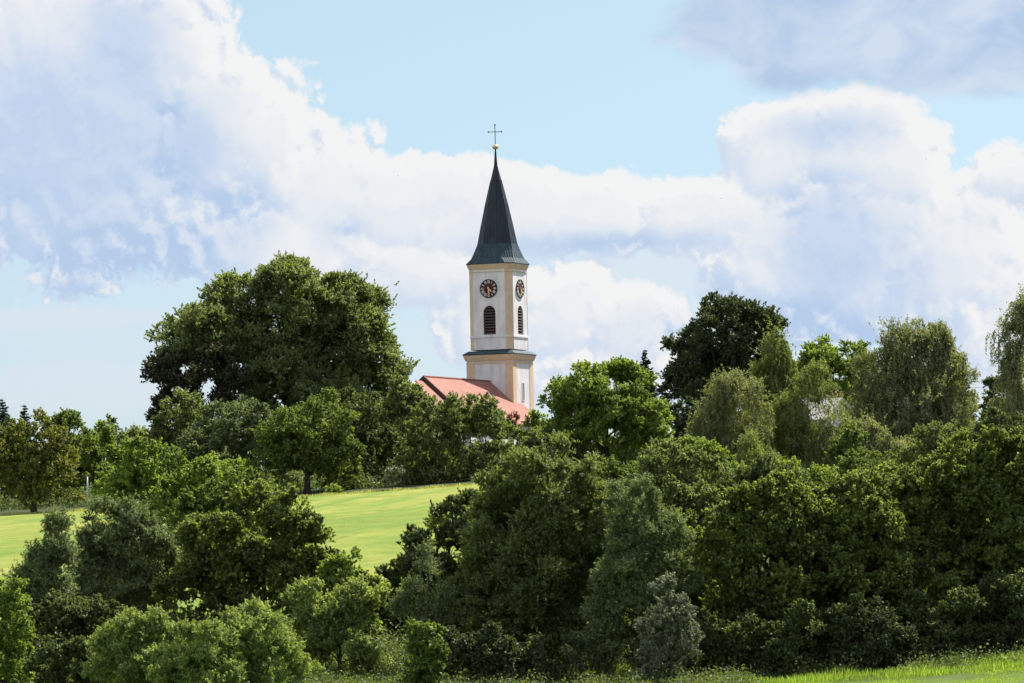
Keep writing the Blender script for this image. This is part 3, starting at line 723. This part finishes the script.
def conifer(label, px, ptop, pbot, halfw, Y, name='spruce_tree', cat='conifer', group=None, gap=1.0, seed=3, base=True):
    global rng; rng = np.random.default_rng(seed); s = Y / FPX
    tp = at(px, ptop, Y); z0 = gzf(tp[0], Y); o = np.array([tp[0], Y, z0]); H = tp[2] - z0
    e = empty(name, o); tag(e, label, cat, group)
    q = MB(); q.tube([(0, 0, -.3), (0, 0, H * .5), (0, 0, H)], [max(.15, H * .014), H * .008, .03], 7); q.build('trunk', BARK, e, True)
    hw_ = halfw * s; depth = (pbot - ptop) * s; PP = []; DD = []; NN = []; br = MB()
    z = 0.25
    while z < H * .93:
        rad = hw_ * min(1.0, (z / depth)) ** .85 * (1 if z < depth else 1.0) ; nb = int(5 + rad * 2.4)
        for k in range(nb):
            a = rng.uniform(0, 6.283); ln = rad * rng.uniform(.6, 1.12) + .15; up_ = rng.uniform(-.35, .05)
            d = np.array([math.cos(a), math.sin(a), 0]); m_ = max(6, int(ln / s * 3.2)); t = rng.random(m_)
            p = np.array([0, 0, H - z]) + d * (t * ln)[:, None]; p[:, 2] += up_ * t * ln + .25 * ln * t ** 3
            wdt = (.10 + .22 * (1 - t)) * min(ln, 3)
            side = np.array([-d[1], d[0], 0]); p = p + side * (rng.normal(0, 1, m_) * wdt)[:, None]; p[:, 2] -= np.abs(rng.normal(0, 1, m_)) * wdt * .8
            PP.append(p); DD.append(unit(d + side * rng.normal(0, .6, m_)[:, None] + np.array([0, 0, -.5]) * rng.random((m_, 1)))); NN.append(unit(rng.normal(size=(m_, 3)) + np.array([0, 0, .6])))
        z += max(.32, rad * .16) * gap
    P, D, N = map(np.concatenate, (PP, DD, NN)); V, F = leaves(P, D, N, 3.2 * s, 1.5 * s)
    mesh_np('crown', V, F, L['conifer'], e, tone=rng.random(len(F))); COUNT[0] += len(F)
    return e

# ---- hilltop, left of the church
tree('linden_tree', 'huge old linden with a broad domed crown, the largest tree left of the church', 'tree', 640,
     [(290, 345, 92, 82), (225, 335, 58, 42), (345, 335, 50, 55), (195, 345, 48, 40, -3), (290, 300, 56, 38), (372, 370, 38, 42), (240, 300, 38, 24), (300, 400, 100, 40), (392, 385, 20, 26), (335, 300, 40, 26)], 'linden', bx=288,
     puff=11, tr=1.0, nlimb=60, fill=.3, lai=1.6, ragged=.5, leaf=2.3)
tree('beech_tree', 'dark dull leaved beech on the left flank of the huge old linden', 'tree', 632,
     [(172, 392, 34, 42), (205, 385, 38, 40), (160, 372, 18, 24)], 'copper', puff=11, fill=.3)
tree('hornbeam_tree', 'low dark tree filling the gap under the right side of the huge linden', 'tree', 625, [(385, 425, 34, 34), (345, 420, 40, 32)], 'dark', puff=11)
tree('ash_tree', 'loose olive green tree below the left edge of the huge linden', 'tree', 590, [(180, 430, 36, 34), (170, 455, 44, 34)], 'olive', puff=11, leaf=2.6)
tree('ash_tree', 'pale grey green tree with rounded top left of the dome shaped tree by the field', 'tree', 580, [(235, 428, 38, 34), (222, 460, 46, 36), (262, 440, 26, 30)], 'willow', puff=11, leaf=2.6)
tree('maple_tree', 'dome shaped mid green tree standing alone at the top edge of the bright field', 'tree', 556, [(308, 435, 48, 44), (306, 465, 54, 36)], 'green', puff=11, tr=.4)
tree('maple_tree', 'dark green tree between the dome shaped tree and the bushy pair at the field edge', 'tree', 566, [(358, 425, 28, 30), (368, 455, 34, 38)], 'dark', puff=11)
tree('field_maple', 'thin light green tree just left of the red church roof', 'tree', 600, [(406, 396, 17, 22), (398, 420, 24, 32), (420, 402, 13, 12)], 'linden', puff=8, lai=2.0)
tree('hazel_tree', 'bushy yellowish green tree directly below the red church roof', 'tree', 560, [(438, 419, 32, 28), (434, 462, 38, 36)], 'olive', puff=10)
tree('hazel_tree', 'loose bushy tree to the right of the yellowish green one below the church roof', 'tree', 562, [(484, 425, 27, 26), (488, 468, 30, 30)], 'linden', puff=10)
tree('hazel_tree', 'sunlit low tree hiding the right eaves of the red church roof', 'tree', 632, [(470, 424, 26, 17), (500, 432, 20, 13), (448, 418, 20, 16), (520, 436, 14, 12)], 'green', puff=8)
tree('copper_shrub', 'small reddish leaved tree at the foot of the church tower', 'tree', 640, [(514, 424, 7, 13)], 'red', puff=5, nlimb=5, lai=1.6)
tree('hazel_tree', 'low sunlit shrub right of the foot of the church tower', 'shrub', 630, [(540, 430, 16, 20), (552, 445, 22, 22)], 'bright', puff=9)
tree('field_shrub', 'small pale shrub on the top edge of the bright field', 'shrub', 543, [(393, 478, 9, 14)], 'silver', puff=6, nlimb=5)
tree('field_shrub', 'tiny low shrub at the foot of the dome shaped field tree', 'shrub', 545, [(333, 491, 8, 5)], 'bright', puff=4, nlimb=4)
# ---- far left wood edge
tree('beech_tree', 'yellowish brown tinged tree at the left end of the wood behind the field', 'tree', 545, [(38, 448, 36, 32), (40, 480, 40, 36), (20, 465, 28, 40)], 'ochre', puff=11, tr=.35)
tree('beech_tree', 'dark green tree at the far left edge behind the yellowish one', 'tree', 570, [(0, 445, 34, 32), (-5, 480, 40, 38)], 'dark', puff=11)
tree('oak_tree', 'fresh green tree with rounded top right of the yellowish brown tree', 'tree', 575, [(72, 436, 26, 22), (80, 468, 28, 38)], 'green', puff=10)
tree('oak_tree', 'lighter green tree left of the utility post at the wood edge', 'tree', 582, [(103, 444, 20, 20), (106, 475, 26, 34)], 'bright', puff=9, lai=2.0)
tree('oak_tree', 'olive green tree behind the round maple at the left of the field', 'tree', 600, [(130, 452, 24, 26), (140, 475, 28, 30)], 'linden', puff=10)
conifer('slim pointed conifer rising at the far left edge of the picture', 2, 398, 470, 24, 612, group=None, seed=5)
conifer('second slim conifer just right of the far left one, behind the yellowish tree', 24, 404, 470, 19, 606, seed=9)
tree('mountain_ash', 'thin feathery treetop poking above the wood left of the linden', 'tree', 615, [(110, 428, 8, 12), (104, 445, 16, 14)], 'dark', puff=5, lai=1.0)

# ---- right of the church
tree('walnut_tree', 'bright green round tree immediately right of the church tower', 'tree', 600,
     [(600, 405, 48, 46), (640, 420, 32, 42), (572, 400, 28, 34), (608, 438, 55, 34), (618, 385, 36, 26)], 'bright', puff=12, tr=.5, nlimb=20)
conifer('small dark spruce tip showing between the bright round tree and the dark oak', 645, 349, 440, 20, 700, seed=11)
tree('oak_tree', 'very dark dense oak with rounded top, tallest on the right', 'tree', 680,
     [(728, 345, 46, 50), (698, 370, 36, 44), (755, 350, 34, 44), (715, 400, 55, 34), (675, 352, 14, 20), (775, 322, 12, 16)], 'oak', puff=11, tr=.7, nlimb=26, lai=2.1, ragged=.4)
tree('maple_tree', 'fresh green tree crown showing between the birches on the hilltop', 'tree', 668, [(832, 364, 34, 24), (815, 377, 30, 24), (860, 368, 22, 22), (845, 392, 30, 18)], 'bright', puff=9, lai=1.6, nlimb=18, ragged=.4)
BG = 'weeping birches on the right of the hilltop'
tree('birch_tree', 'slender fresh green birch trailing in front of the dark oak', 'birch', 640, [(775, 350, 14, 26), (772, 390, 22, 40), (770, 430, 26, 40)], 'birchy', style='weep', bark=BIRCHBARK, group=BG, length=(14, 42), strands=13)
tree('birch_tree', 'greyish birch with pale bare twigs below the dark oak', 'birch', 610, [(735, 402, 34, 30), (720, 440, 32, 34), (745, 450, 30, 30)], 'birch', style='weep', bark=BIRCHBARK, group=BG, length=(10, 30), strands=7, dens=.7, spread=2.2, leaf=2.1)
tree('birch_tree', 'weeping birch with long fresh green curtains in front of the white house', 'birch', 615, [(812, 388, 20, 26), (786, 425, 24, 36), (838, 425, 16, 38), (800, 440, 30, 24)], 'birchy', style='weep', bark=BIRCHBARK, group=BG, length=(12, 38), strands=7, dens=.6, spread=2.0, leaf=2.1)
tree('birch_tree', 'big wide olive grey weeping birch with an airy top, largest of the birches', 'birch', 625,
     [(915, 365, 32, 40), (905, 405, 56, 48), (935, 425, 46, 44), (875, 385, 26, 34), (953, 385, 22, 34), (893, 334, 13, 15), (935, 342, 18, 24), (912, 330, 14, 14), (880, 440, 54, 34), (920, 455, 56, 26)], 'birch', style='weep', bark=BIRCHBARK, group=BG, length=(8, 30), strands=7, dens=.62, spread=2.2, leaf=2.1, puff=10, tr=.45, nlimb=30, bx=912)
tree('birch_tree', 'pale drooping birch low between the white house and the big olive birch', 'birch', 600, [(868, 450, 26, 30), (905, 462, 34, 22)], 'birch', style='weep', bark=BIRCHBARK, group=BG, length=(14, 30))
conifer('dark drooping spruce behind the right side of the big olive birch', 958, 352, 440, 25, 660, seed=17)
conifer('short dark spruce in the gap left of the right hand edge birch', 984, 404, 450, 14, 650, seed=18)
tree('birch_tree', 'tall narrow weeping birch cut by the right edge of the picture', 'birch', 520, [(1022, 320, 20, 26), (1012, 350, 20, 34), (1018, 395, 26, 50), (1030, 300, 14, 18)], 'birch', style='weep', bark=BIRCHBARK, group=BG, length=(14, 38), strands=8, dens=.65, spread=2.0, leaf=2.1)
tree('alder_tree', 'dark green tree at the foot of the birch on the right edge', 'tree', 530, [(998, 405, 20, 26), (1010, 425, 30, 28)], 'dark', puff=9)
tree('maple_tree', 'round blue green tree low in front of the white house', 'tree', 560, [(850, 448, 24, 24), (852, 470, 27, 28)], 'green', puff=10)
tree('lilac_bush', 'bright green bush below the greyish birch', 'shrub', 500, [(690, 458, 32, 22), (672, 475, 40, 26), (712, 475, 34, 24)], 'bright', puff=12)
tree('lilac_bush', 'leafy green bush left of the bright one, under the round tree beside the tower', 'shrub', 510, [(640, 480, 32, 22), (608, 478, 30, 20)], 'green', puff=11)
tree('birch_tree', 'small fresh green weeping birch in front of the greyish birch', 'birch', 560, [(757, 455, 20, 24), (750, 475, 26, 24)], 'birchy', style='weep', bark=BIRCHBARK, group=BG, length=(14, 30))
tree('lilac_bush', 'yellowish green bush row left of the round blue green tree', 'shrub', 480, [(790, 480, 36, 18), (825, 488, 30, 18)], 'bright', puff=11)

# ---- dense planting that closes the gaps behind the first rows
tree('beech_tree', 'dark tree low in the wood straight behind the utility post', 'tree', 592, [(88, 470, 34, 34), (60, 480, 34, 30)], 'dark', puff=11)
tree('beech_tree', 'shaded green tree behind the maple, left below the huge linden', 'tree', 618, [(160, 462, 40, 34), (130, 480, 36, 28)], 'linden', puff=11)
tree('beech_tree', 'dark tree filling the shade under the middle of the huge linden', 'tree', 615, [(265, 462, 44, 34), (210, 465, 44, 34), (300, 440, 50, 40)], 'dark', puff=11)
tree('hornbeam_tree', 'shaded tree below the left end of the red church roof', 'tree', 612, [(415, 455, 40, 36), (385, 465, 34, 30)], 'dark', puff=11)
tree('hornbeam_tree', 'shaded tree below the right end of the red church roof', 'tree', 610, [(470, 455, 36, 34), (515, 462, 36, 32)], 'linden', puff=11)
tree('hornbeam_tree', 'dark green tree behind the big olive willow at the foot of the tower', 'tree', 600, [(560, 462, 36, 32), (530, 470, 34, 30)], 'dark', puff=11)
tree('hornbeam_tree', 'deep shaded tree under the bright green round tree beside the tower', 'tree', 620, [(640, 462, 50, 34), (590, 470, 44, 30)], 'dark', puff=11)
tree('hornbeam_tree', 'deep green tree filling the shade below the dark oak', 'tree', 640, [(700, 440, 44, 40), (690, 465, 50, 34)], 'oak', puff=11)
tree('hazel_tree', 'wide olive bush at the foot of the weeping birches left of the white house', 'shrub', 540, [(745, 490, 36, 22), (715, 488, 36, 24)], 'olive', puff=11)
tree('hazel_tree', 'wide green bush at the foot of the birches right of the white house', 'shrub', 545, [(885, 478, 40, 24), (860, 490, 40, 24)], 'olive', puff=11)
tree('hazel_tree', 'green bush row under the big olive birch', 'shrub', 540, [(935, 468, 40, 28), (960, 458, 34, 26)], 'green', puff=11)
tree('ash_tree', 'mid green ash rising behind the hedge, left of the fresh small birch', 'tree', 470, [(672, 468, 34, 30), (650, 485, 36, 24), (700, 480, 34, 26)], 'linden', puff=11)
tree('ash_tree', 'dark ash crown behind the hedge below the middle of the birches', 'tree', 460, [(765, 482, 34, 24), (735, 492, 34, 20), (795, 490, 34, 20)], 'dark', puff=11)
tree('ash_tree', 'fresh green ash crown behind the hedge, below the left side of the big olive birch', 'tree', 455, [(868, 474, 30, 24), (850, 486, 34, 22), (895, 478, 30, 20)], 'green', puff=11)
tree('ash_tree', 'tall loose ash behind the hedge under the right side of the big olive birch', 'tree', 450, [(940, 448, 30, 28), (920, 466, 34, 24), (965, 456, 30, 26)], 'olive', puff=11)
tree('ash_tree', 'dark ash crown behind the tallest hornbeam at the right edge', 'tree', 445, [(1000, 436, 34, 26), (985, 452, 34, 24)], 'dark', puff=11)
tree('hazel_tree', 'green bush under the birch at the right edge', 'shrub', 535, [(1005, 450, 40, 28), (1030, 445, 30, 26)], 'green', puff=11)
tree('willow_tree', 'small olive tree joining both hedges at the upper corner of the bright field', 'tree', 330, [(498, 506, 28, 18), (474, 516, 28, 20), (530, 500, 30, 26), (448, 528, 22, 18)], 'olive', puff=12)

# ---- mid distance and foreground hedge, left
tree('maple_tree', 'large bright green maple with rounded crown at the left in front of the field', 'tree', 300,
     [(165, 480, 58, 44), (130, 485, 34, 38), (205, 500, 46, 34), (225, 480, 26, 26, 3), (160, 520, 60, 34)], 'bright', puff=15, leaf=3.2, tr=.3)
tree('alder_tree', 'broad dark green tree in the middle of the left hedge with sunlit upper leaves', 'tree', 225,
     [(262, 540, 62, 56), (300, 562, 44, 50), (225, 560, 52, 60), (250, 600, 90, 60), (270, 645, 90, 40), (335, 590, 34, 44), (295, 515, 32, 30)], 'hedge', puff=16, leaf=3.0)
tree('alder_tree', 'mid green tree behind the broad dark one, rising left of the field', 'tree', 245, [(245, 505, 42, 34), (210, 520, 40, 36), (190, 560, 50, 50)], 'green', puff=16, leaf=3.2)
tree('willow_tree', 'grey green feathery willow in the left hedge below the round maple', 'tree', 228, [(120, 545, 40, 44), (145, 570, 36, 44), (95, 575, 36, 44), (115, 610, 60, 40)], 'willow', puff=14, leaf=3.0, asp=.36, spray=8, ragged=.6)
tree('willow_tree', 'smaller pale willow with thin upright shoots near the left edge', 'tree', 220, [(52, 560, 26, 44), (40, 590, 36, 44), (60, 535, 12, 24)], 'willow', puff=12, leaf=3.0, asp=.36, spray=9, ragged=.8, lai=1.7)
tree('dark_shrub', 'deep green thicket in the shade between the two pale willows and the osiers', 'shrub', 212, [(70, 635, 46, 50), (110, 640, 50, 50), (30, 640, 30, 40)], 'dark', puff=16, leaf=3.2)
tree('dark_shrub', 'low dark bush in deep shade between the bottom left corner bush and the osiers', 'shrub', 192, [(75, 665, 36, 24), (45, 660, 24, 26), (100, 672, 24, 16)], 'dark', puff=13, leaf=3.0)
tree('elder_bush', 'sunlit green bush at the bottom left corner', 'shrub', 195, [(5, 625, 32, 40), (-5, 665, 44, 40), (15, 595, 14, 24)], 'bright', puff=14, leaf=3.2)
OS = 'pale green osier bushes at the foot of the left hedge'
tree('osier_bush', 'pale green osier bush, leftmost of the three at the bottom', 'shrub', 190, [(138, 645, 36, 32), (125, 670, 42, 36), (160, 650, 26, 34)], 'osier', puff=13, leaf=3.6, asp=.32, spray=8, ragged=.5, group=OS, up=.9)
tree('osier_bush', 'pale green osier bush with a double rounded top, between the other two', 'shrub', 186, [(205, 650, 36, 30), (195, 675, 46, 36), (172, 668, 24, 28)], 'osier', puff=13, leaf=3.6, asp=.32, spray=8, ragged=.5, group=OS, up=.9)
tree('osier_bush', 'pale green osier bush, rightmost and highest of the three at the bottom', 'shrub', 188, [(258, 640, 40, 34), (270, 668, 44, 36), (232, 660, 28, 32)], 'osier', puff=13, leaf=3.6, asp=.32, spray=8, ragged=.5, group=OS, up=.9)
tree('osier_bush', 'small light green bush in the dip below the field between both hedges', 'shrub', 205, [(312, 605, 26, 24), (335, 625, 34, 34), (355, 600, 26, 26), (345, 660, 46, 34), (300, 640, 20, 24)], 'osier', puff=13, leaf=3.4, asp=.4, spray=7, ragged=.4, up=.8)
tree('dogwood_bush', 'yellowish green bush at the right foot of the broad dark tree', 'shrub', 216, [(345, 575, 26, 22), (362, 595, 26, 22)], 'bright', puff=12, leaf=3.2)

# ---- foreground hedge, right
tree('hawthorn_tree', 'dark leaved hawthorn sloping up beside the right edge of the bright field', 'tree', 222,
     [(455, 525, 34, 30), (430, 560, 40, 44), (400, 600, 40, 44), (440, 610, 60, 60), (480, 512, 26, 24), (372, 620, 26, 36)], 'dark', lai=3.0, puff=16, leaf=3.2)
tree('sea_buckthorn', 'silvery grey shrub with thin shoots in front of the dark hawthorn', 'shrub', 205, [(430, 585, 18, 36), (420, 620, 24, 40), (445, 615, 22, 36), (428, 556, 8, 20)], 'willow', puff=11, leaf=3.2, asp=.3, spray=9, ragged=.7, lai=1.3)
tree('willow_tree', 'big olive green willow with a tall rounded crown, centre of the right hedge', 'tree', 206,
     [(550, 490, 50, 50), (520, 530, 52, 52), (580, 530, 44, 58), (530, 590, 80, 66), (500, 500, 28, 34), (560, 455, 26, 22), (596, 480, 24, 32), (545, 640, 84, 44), (490, 620, 50, 50)], 'olive', lai=2.7, puff=15, leaf=3.1, asp=.42, spray=7, ragged=.5)
tree('willow_tree', 'grey green willow just right of the big olive one', 'tree', 202,
     [(645, 525, 34, 42), (635, 570, 40, 50), (660, 560, 34, 50), (640, 620, 54, 50), (620, 500, 20, 22), (625, 650, 50, 34)], 'willow', puff=14, leaf=3.0, asp=.38, spray=8, ragged=.5)
tree('hornbeam_tree', 'deep green hedge tree filling the hollow right of the grey green willow', 'tree', 212, [(700, 560, 40, 60), (715, 600, 50, 60), (690, 640, 50, 44)], 'hedge', lai=3.0, puff=15, leaf=3.0)
tree('hornbeam_tree', 'hedge tree with leafy crest between the wide elder and the bright topped elder', 'tree', 213, [(812, 510, 34, 34), (815, 560, 40, 60), (810, 620, 50, 60)], 'hedge', lai=3.0, puff=15, leaf=3.0)
tree('hornbeam_tree', 'hedge tree behind the two willows, seen between their crowns', 'tree', 214, [(605, 520, 36, 40), (605, 580, 44, 60), (600, 640, 50, 44)], 'hedge', lai=3.0, puff=15, leaf=3.0)
tree('hornbeam_tree', 'hedge tree seen between the dense hornbeam and the tallest one at the right edge', 'tree', 213, [(975, 500, 36, 40), (965, 560, 50, 60), (965, 620, 60, 50)], 'hedge', lai=3.0, puff=15, leaf=3.0)
tree('sallow_bush', 'whitish silver leaved bush catching the sun at the foot of the grey green willow', 'shrub', 198, [(668, 612, 22, 34), (676, 635, 24, 34), (655, 640, 20, 30)], 'silver', puff=11, leaf=3.2, asp=.4, ragged=.5, lai=1.6)
tree('elder_tree', 'mid green elder between the grey green willow and the long sunlit bush', 'tree', 232, [(690, 505, 34, 30), (665, 500, 30, 24), (705, 540, 36, 44), (700, 590, 44, 60), (705, 635, 44, 40)], 'olive', puff=14, leaf=3.2)
tree('elder_tree', 'wide leafy elder with sunlit top, first right of the willows', 'tree', 204,
     [(770, 515, 44, 36), (735, 535, 40, 44), (800, 530, 40, 44), (765, 580, 70, 60), (745, 500, 22, 20), (770, 630, 66, 44), (775, 500, 30, 26)], 'hedge', lai=2.6, ragged=.45, puff=14, leaf=3.4)
tree('elder_tree', 'elder with a bright yellow green rounded top in the middle of the right hedge', 'tree', 205,
     [(850, 512, 44, 38), (872, 495, 26, 24), (830, 545, 50, 50), (870, 545, 44, 50), (845, 590, 74, 56), (845, 630, 74, 44)], 'hedge', lai=2.6, ragged=.45, puff=14, leaf=3.4)
tree('hornbeam_tree', 'dense dark green hornbeam rising to the right with a pale green crest', 'tree', 207,
     [(922, 492, 44, 40), (960, 478, 40, 42), (900, 520, 46, 50), (955, 520, 46, 56), (920, 580, 80, 66), (925, 630, 80, 44)], 'hedge', lai=2.6, ragged=.45, puff=14, leaf=3.3)
tree('hornbeam_tree', 'tallest leafy hornbeam of the hedge at the right edge of the picture', 'tree', 207,
     [(1000, 470, 40, 38), (1035, 472, 40, 44), (1005, 620, 70, 50), (1015, 560, 34, 34), (1030, 530, 30, 40), (985, 525, 44, 56), (1020, 570, 70, 80)], 'hedge', lai=2.6, ragged=.45, puff=14, leaf=3.3)
tree('bramble_bush', 'low dark bramble thicket at the foot of the big olive willow', 'shrub', 199, [(480, 650, 36, 24), (515, 660, 40, 20), (440, 650, 22, 26), (560, 658, 40, 20)], 'oak', puff=12, leaf=3.2)
tree('hazel_bush', 'upright fresh green bush with thin shoots in front of the bramble thicket', 'shrub', 194, [(430, 645, 18, 22), (422, 660, 20, 18), (415, 632, 6, 14)], 'green', puff=9, leaf=3.4, ragged=.6, spray=7)
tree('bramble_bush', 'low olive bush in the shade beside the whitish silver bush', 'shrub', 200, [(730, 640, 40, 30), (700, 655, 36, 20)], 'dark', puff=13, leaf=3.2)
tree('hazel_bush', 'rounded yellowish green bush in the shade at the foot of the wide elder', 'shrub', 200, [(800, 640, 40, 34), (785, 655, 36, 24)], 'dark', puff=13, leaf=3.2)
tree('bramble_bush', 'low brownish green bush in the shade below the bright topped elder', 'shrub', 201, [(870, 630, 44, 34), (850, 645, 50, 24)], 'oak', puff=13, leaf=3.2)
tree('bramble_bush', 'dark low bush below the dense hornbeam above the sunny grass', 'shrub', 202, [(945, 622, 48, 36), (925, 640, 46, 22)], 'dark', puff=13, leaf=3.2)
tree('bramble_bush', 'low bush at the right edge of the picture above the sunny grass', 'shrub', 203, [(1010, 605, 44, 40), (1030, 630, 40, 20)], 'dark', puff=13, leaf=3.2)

# ------------------------------------------------------------------ grass
def grass(name, label, n, xr, yr, h, w, mat, seed, dens=None, cat='grass'):
    global rng; rng = np.random.default_rng(seed)
    x = rng.uniform(*xr, n); y = rng.uniform(*yr, n)
    cl = np.sin(x * 1.3 + y * .4) * np.sin(x * .37 - y * .9) * .35 + .75
    hh = h * cl * rng.uniform(.5, 1.3, n)
    b = np.stack([x, y, gz(x, y) - .02], 1); a = rng.uniform(0, 6.283, n)
    s_ = np.stack([np.cos(a), np.sin(a), 0 * a], 1) * (w * rng.uniform(.6, 1.4, n))[:, None]
    ln = np.stack([rng.normal(0, .28, n), rng.normal(0, .28, n), np.ones(n)], 1) * hh[:, None]
    V = np.stack([b - s_, b + s_, b + ln * .6 + s_ * .6, b + ln], 1).reshape(-1, 3)
    o = mesh_np(name, V, np.arange(4 * n, dtype=np.int32).reshape(-1, 4), L[mat], tone=np.clip(rng.normal(.5, .2, n) + (cl - .75) * .5, 0, 1))
    tag(o, label, cat, kind='stuff')
grass('long_grass', 'long rough grass growing along the foot of the hedge', 60000, (-18, 26), (195, 208), .35, .02, 'grass', 1)
grass('meadow_grass', 'short sunlit grass in the near meadow at the bottom right', 150000, (-2, 24), (165, 197), .09, .02, 'grass', 2)
grass('field_edge_grass', 'pale seeding grass along the top edge of the bright field', 5000, (-60, 0), (540, 543), .3, .05, 'drygrass', 3)

def undergrowth(name, label, n, region, hr, mat, seed, per=260):
    """low brambles, nettles and saplings in mounds"""
    global rng; rng = np.random.default_rng(seed)
    c = np.concatenate([np.stack([rng.uniform(x0, x1, int(n * w)), rng.uniform(y0, y1, int(n * w))], 1) for x0, x1, y0, y1, w in region])
    c = c[(c[:, 1] < 238) | (c[:, 1] > 545) | (c[:, 0] > 1.5)]
    r = rng.uniform(*hr, len(c)); k = per
    i = np.repeat(np.arange(len(c)), k); d = rdir(len(i)); d[:, 2] = np.abs(d[:, 2])
    P = np.zeros((len(i), 3)); P[:, :2] = c[i]; P[:, 2] = gz(c[:, 0], c[:, 1])[i]
    lump = 1 + .35 * np.sin(d @ np.array([3.1, 2.3, 4.0]) * 2 + i)
    P = P + d * (r[i] * rng.random(len(i)) ** .35 * lump)[:, None] * np.array([1.25, 1.25, 1.0])
    sz = c[i, 1] / FPX * 2.8
    V, F = leaves(P, unit(rdir(len(i)) + d * .4), unit(rdir(len(i)) * .8 + np.array([0, 0, .8])), sz, sz * .6)
    tone = np.clip(rng.normal(.5, .16, len(c))[i] + rng.normal(0, .13, len(i)), 0, 1)
    tag(mesh_np(name, V, F, L[mat], tone=tone), label, 'undergrowth', kind='stuff')
undergrowth('undergrowth', 'dense brambles and saplings covering the slope behind the hedges and below the village', 2600,
            [(-26, 27, 206, 236, .5), (-75, 75, 557, 640, .33), (3, 62, 400, 547, .15)], (.9, 2.2), 'dark', 4, 230)
undergrowth('nettles', 'low rank weeds in the shade along the foot of the hedge', 600, [(-24, 26, 197, 207, .6), (-20, 9, 193, 199, .4)], (.3, .8), 'dark', 5, 160)

# ------------------------------------------------------------------ small things
p = at(87.5, 500, 538); z0 = gzf(p[0], 538); pt_ = at(87.5, 476, 538)
post = empty('utility_post', (p[0], 538, z0)); tag(post, 'thin pale utility post standing at the wood edge above the left part of the field', 'post')
H = float(pt_[2]) - z0
q = MB(); q.tube([(0, 0, -.3), (0, 0, H)], [.11, .09], 10); q.build('pole', GREYM, post, True)
q = MB(); q.box((0, 0, H + .03), (.24, .24, .07)); q.build('cap', GREYM, post)
q = MB(); q.tube([(.1, 0, H * .8), (.75, -.1, 0.02)], .035, 6); q.build('stay_wire', GREYM, post)
for i, (ya, lab) in enumerate(((379.5, 'upper thin power cable crossing the sky gap near the right edge'), (385.5, 'lower thin power cable crossing the sky gap near the right edge'))):
    a_, b_ = at(925, ya - 1, 655), at(1075, ya + 1, 640); pts = []
    for k in range(13):
        t = k / 12; pts.append((a_[0] * (1 - t) + b_[0] * t, a_[1] * (1 - t) + b_[1] * t, a_[2] * (1 - t) + b_[2] * t - .35 * 4 * t * (1 - t)))
    q = MB(); q.tube(pts, .022, 5); tag(q.build('power_cable', BLACKM), lab, 'cable', 'power cables near the right edge')
def bird(px, py, Y, span, rz, label):
    p = at(px, py, Y); b = empty('bird', p, rz); tag(b, label, 'bird', 'birds high in the sky')
    q = MB(); s_ = span / 2
    q.tube([(0, -.22 * s_, 0), (0, -.05 * s_, .02), (0, .2 * s_, .02), (0, .42 * s_, .03), (0, .5 * s_, .03)], [.11 * s_, .12 * s_, .12 * s_, .08 * s_, .02 * s_], 8)
    for sx in (-1, 1):
        vs = [(sx * .05 * s_, .30 * s_, .04 * s_), (sx * .5 * s_, .34 * s_, .22 * s_), (sx * s_, -.02 * s_, .12 * s_), (sx * .48 * s_, .06 * s_, .20 * s_), (sx * .05 * s_, -.06 * s_, .04 * s_)]
        lo_ = [(x, y, z - .02 * s_) for x, y, z in vs]; q.prism([lo_, vs])
    q.prism([[(-.05 * s_, -.15 * s_, 0), (.05 * s_, -.15 * s_, 0), (.14 * s_, -.55 * s_, 0), (-.14 * s_, -.55 * s_, 0)], [(-.05 * s_, -.15 * s_, .02 * s_), (.05 * s_, -.15 * s_, .02 * s_), (.14 * s_, -.55 * s_, .02 * s_), (-.14 * s_, -.55 * s_, .02 * s_)]])
    q.build('body', BLACKM, b)
bird(398, 176, 700, .45, R(40), 'tiny dark bird in the sky left of the spire')
bird(720.5, 198.5, 700, .42, R(110), 'tiny dark bird in the white cloud right of the spire')
bird(926, 159, 700, .38, R(200), 'tiny dark bird in the sky at the upper right')
print('LEAVES', COUNT[0])
